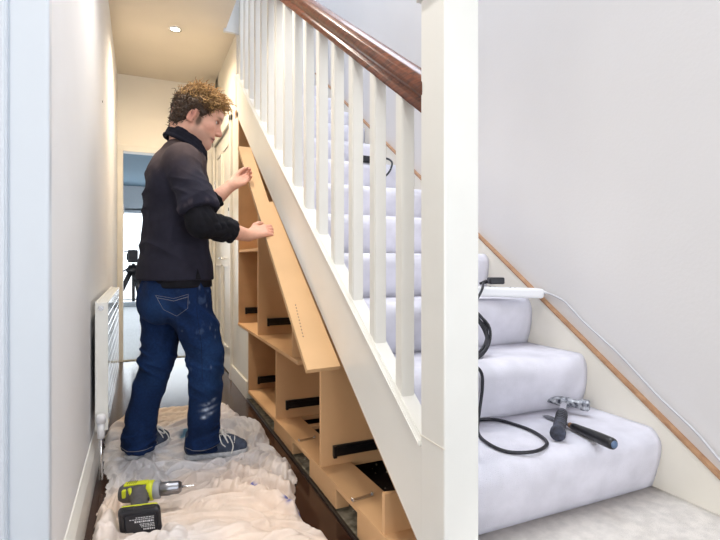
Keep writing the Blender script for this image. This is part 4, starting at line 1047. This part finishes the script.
# big bunched rolls
def roll(pts,r,h_):
    global hgt
    q=[(p_[0],p_[1]) for p_ in spline([(a,b_,0) for a,b_ in pts],8)]
    d=np.full(X.shape,1e9)
    for (ax_,ay),(bx_,by_) in zip(q[:-1],q[1:]):
        ex,ey=bx_-ax_,by_-ay; t=np.clip(((X-ax_)*ex+(Y-ay)*ey)/(ex*ex+ey*ey+1e-12),0,1); d=np.minimum(d,np.hypot(X-ax_-t*ex,Y-ay-t*ey))
    b_=h_*np.sqrt(np.clip(1-(d/r)**2,0,1)); hgt=np.maximum(hgt,b_*(.62+.25*bil(wx*13,wy*13,90))+.62*hgt*(b_>0))
roll([(-.12,1.72),(-.07,1.80),(-.03,1.83),(.02,1.80)],.055,.050)
roll([(-.12,1.60),(-.06,1.61),(.0,1.585)],.045,.045); roll([(-.05,1.50),(.04,1.52),(.10,1.48)],.05,.05)
roll([(-.125,1.90),(-.105,1.78),(-.115,1.64)],.042,.085); roll([(-.09,1.62),(-.02,1.645),(.05,1.635)],.034,.085); roll([(.06,1.60),(.11,1.66),(.10,1.73)],.030,.070); roll([(.28,1.99),(.40,1.86),(.50,1.70)],.030,.065); roll([(.36,2.12),(.46,1.98),(.54,1.84)],.026,.065); roll([(-.10,1.46),(.0,1.50),(.10,1.53)],.035,.08)
roll([(.12,1.58),(.22,1.50),(.36,1.36),(.44,1.24)],.06,.05); roll([(.20,1.72),(.32,1.60),(.46,1.46)],.045,.05)
roll([(.45,2.72),(.53,2.64),(.55,2.50),(.52,2.40)],.05,.060); roll([(.40,2.28),(.50,2.18),(.54,2.05)],.045,.05)
roll([(-.12,2.75),(-.10,2.90),(-.03,3.06)],.045,.06); roll([(.42,3.10),(.49,2.98),(.50,2.86)],.04,.055)
# smooth swept area in front of the drill
w=np.exp(-((X-.22)/.17)**2-((Y-1.72)/.10)**2); hgt=hgt*(1-.6*w)+.6*w*.022
def press(cx,cy,rx,ry,zc,ang=0.):
    global hgt
    a=(X-cx)*math.cos(ang)+(Y-cy)*math.sin(ang); b_=-(X-cx)*math.sin(ang)+(Y-cy)*math.cos(ang)
    w=1-sstep(.8,1.35,np.sqrt((a/rx)**2+(b_/ry)**2)); hgt=hgt*(1-w)+np.minimum(hgt,zc)*w
press(.32,2.305,.16,.062,.030,R(-8)); press(.035,2.50,.155,.062,.028,R(46)); press(.03,1.92,.12,.05,.046,R(-16)); press(.005,1.79,.075,.068,.036)
hgt=hgt*sstep(-.002,.030,sd)+.003
hgt+=.0014*fbm(P3(X*55,Y*55),2,99)
keep=sd>0
ids=-np.ones(X.shape,np.int64)
q=keep[:-1,:-1]&keep[1:,:-1]&keep[1:,1:]&keep[:-1,1:]
use=np.zeros(X.shape,bool)
for a in (0,1):
    for b_ in (0,1): use[a:X.shape[0]-1+a,b_:X.shape[1]-1+b_]|=q
ids[use]=np.arange(use.sum())
V=np.stack([X+.010*(bil(wx*12,wy*12,95)-.3)*0,Y,hgt],-1)[use]
I,J=np.nonzero(q); F=np.stack([ids[I,J],ids[I+1,J],ids[I+1,J+1],ids[I,J+1]],1)
xx,yy=X[use],Y[use]
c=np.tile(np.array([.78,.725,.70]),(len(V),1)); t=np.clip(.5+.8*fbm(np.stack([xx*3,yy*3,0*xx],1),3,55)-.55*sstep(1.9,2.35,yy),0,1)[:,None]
c=c*(1-t)+np.array([.83,.68,.57])*t  # peach patches put warm light into the sheet colour
cool_shade=sstep(1.95,2.25,yy)*sstep(2.95,2.7,yy); c=c*(1-.5*cool_shade[:,None])+.5*cool_shade[:,None]*np.array([.64,.66,.72])  # bluish grey of the shaded middle painted into the cloth
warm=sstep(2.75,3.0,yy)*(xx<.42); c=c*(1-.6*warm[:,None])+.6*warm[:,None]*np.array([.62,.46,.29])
for sx_,sy_,sr in ((.41,1.93,.012),(.50,1.74,.018),(.52,1.69,.010),(.49,1.71,.009),(.21,2.66,.022),(.19,2.62,.012)):
    w=np.clip(1.3*np.exp(-(((xx-sx_)/sr)**2+((yy-sy_)/(sr*1.3))**2))*(1+.6*vnoise(np.stack([xx*80,yy*80,0*xx],1),12)),0,.85)[:,None]
    c=c*(1-w)+np.array([.07,.10,.42] if yy.size and sy_<2.3 else [.05,.22,.36])*w
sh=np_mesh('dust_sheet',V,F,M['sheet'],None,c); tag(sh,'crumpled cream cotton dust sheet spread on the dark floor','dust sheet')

# ------------------------------------------------------------------ light and camera
def area(name,loc,rot,sx,sy,e,col):
    l=bpy.data.lights.new(name,'AREA'); l.shape='RECTANGLE'; l.size=sx; l.size_y=sy; l.energy=e; l.color=col
    o=bpy.data.objects.new(name,l); COL.objects.link(o); o.location=loc; o.rotation_euler=[R(a) for a in rot]; return o
area('front_daylight',(.85,-1.7,1.40),(90,0,0),1.7,2.1,40,(.83,.905,1.0))
ll=area('lobby_fill',(-1.9,-.7,1.05),(90,0,0),1.3,1.7,26,(1,.97,.93)); ll.rotation_euler=(R(90),0,R(-50))  # fill light added from the left; no lobby window is modelled
area('stairwell_daylight',(1.0,1.9,4.95),(0,0,0),.8,3.0,66,(.81,.895,1.0))
area('far_daylight',(.4,FY-.15,1.1),(-90,0,0),3.4,1.7,14,(.86,.94,1.0))
for y,e,c_,a_ in ((3.80,84,(1,.82,.60),160),(2.2,52,(1,.93,.83),140),(.9,34,(1,.96,.92),150)):  # far spot sits in the downlight; the nearer two are added fill
    l=bpy.data.lights.new('hall_spot','SPOT'); l.energy=e; l.color=c_; l.spot_size=R(a_); l.spot_blend=1; l.shadow_soft_size=.08
    o=bpy.data.objects.new('hall_spot',l); COL.objects.link(o); o.location=(.235,y,CZ-.02); o.rotation_euler=(R(9 if y>3 else 0),0,0)
w=bpy.data.worlds.new('World'); S.world=w; w.use_nodes=True
bg=w.node_tree.nodes['Background']; bg.inputs['Color'].default_value=(.85,.93,1,1); bg.inputs['Strength'].default_value=2.6
cam=bpy.data.cameras.new('Camera'); co=bpy.data.objects.new('Camera',cam); COL.objects.link(co); S.camera=co
co.location=(0,0,.92); co.rotation_euler=(R(90),0,R(-24.2)); cam.lens=24.5; cam.sensor_width=36; cam.shift_y=-10/720; cam.clip_start=.02
S.view_settings.view_transform='Standard'; S.view_settings.look='None'; S.view_settings.exposure=.28
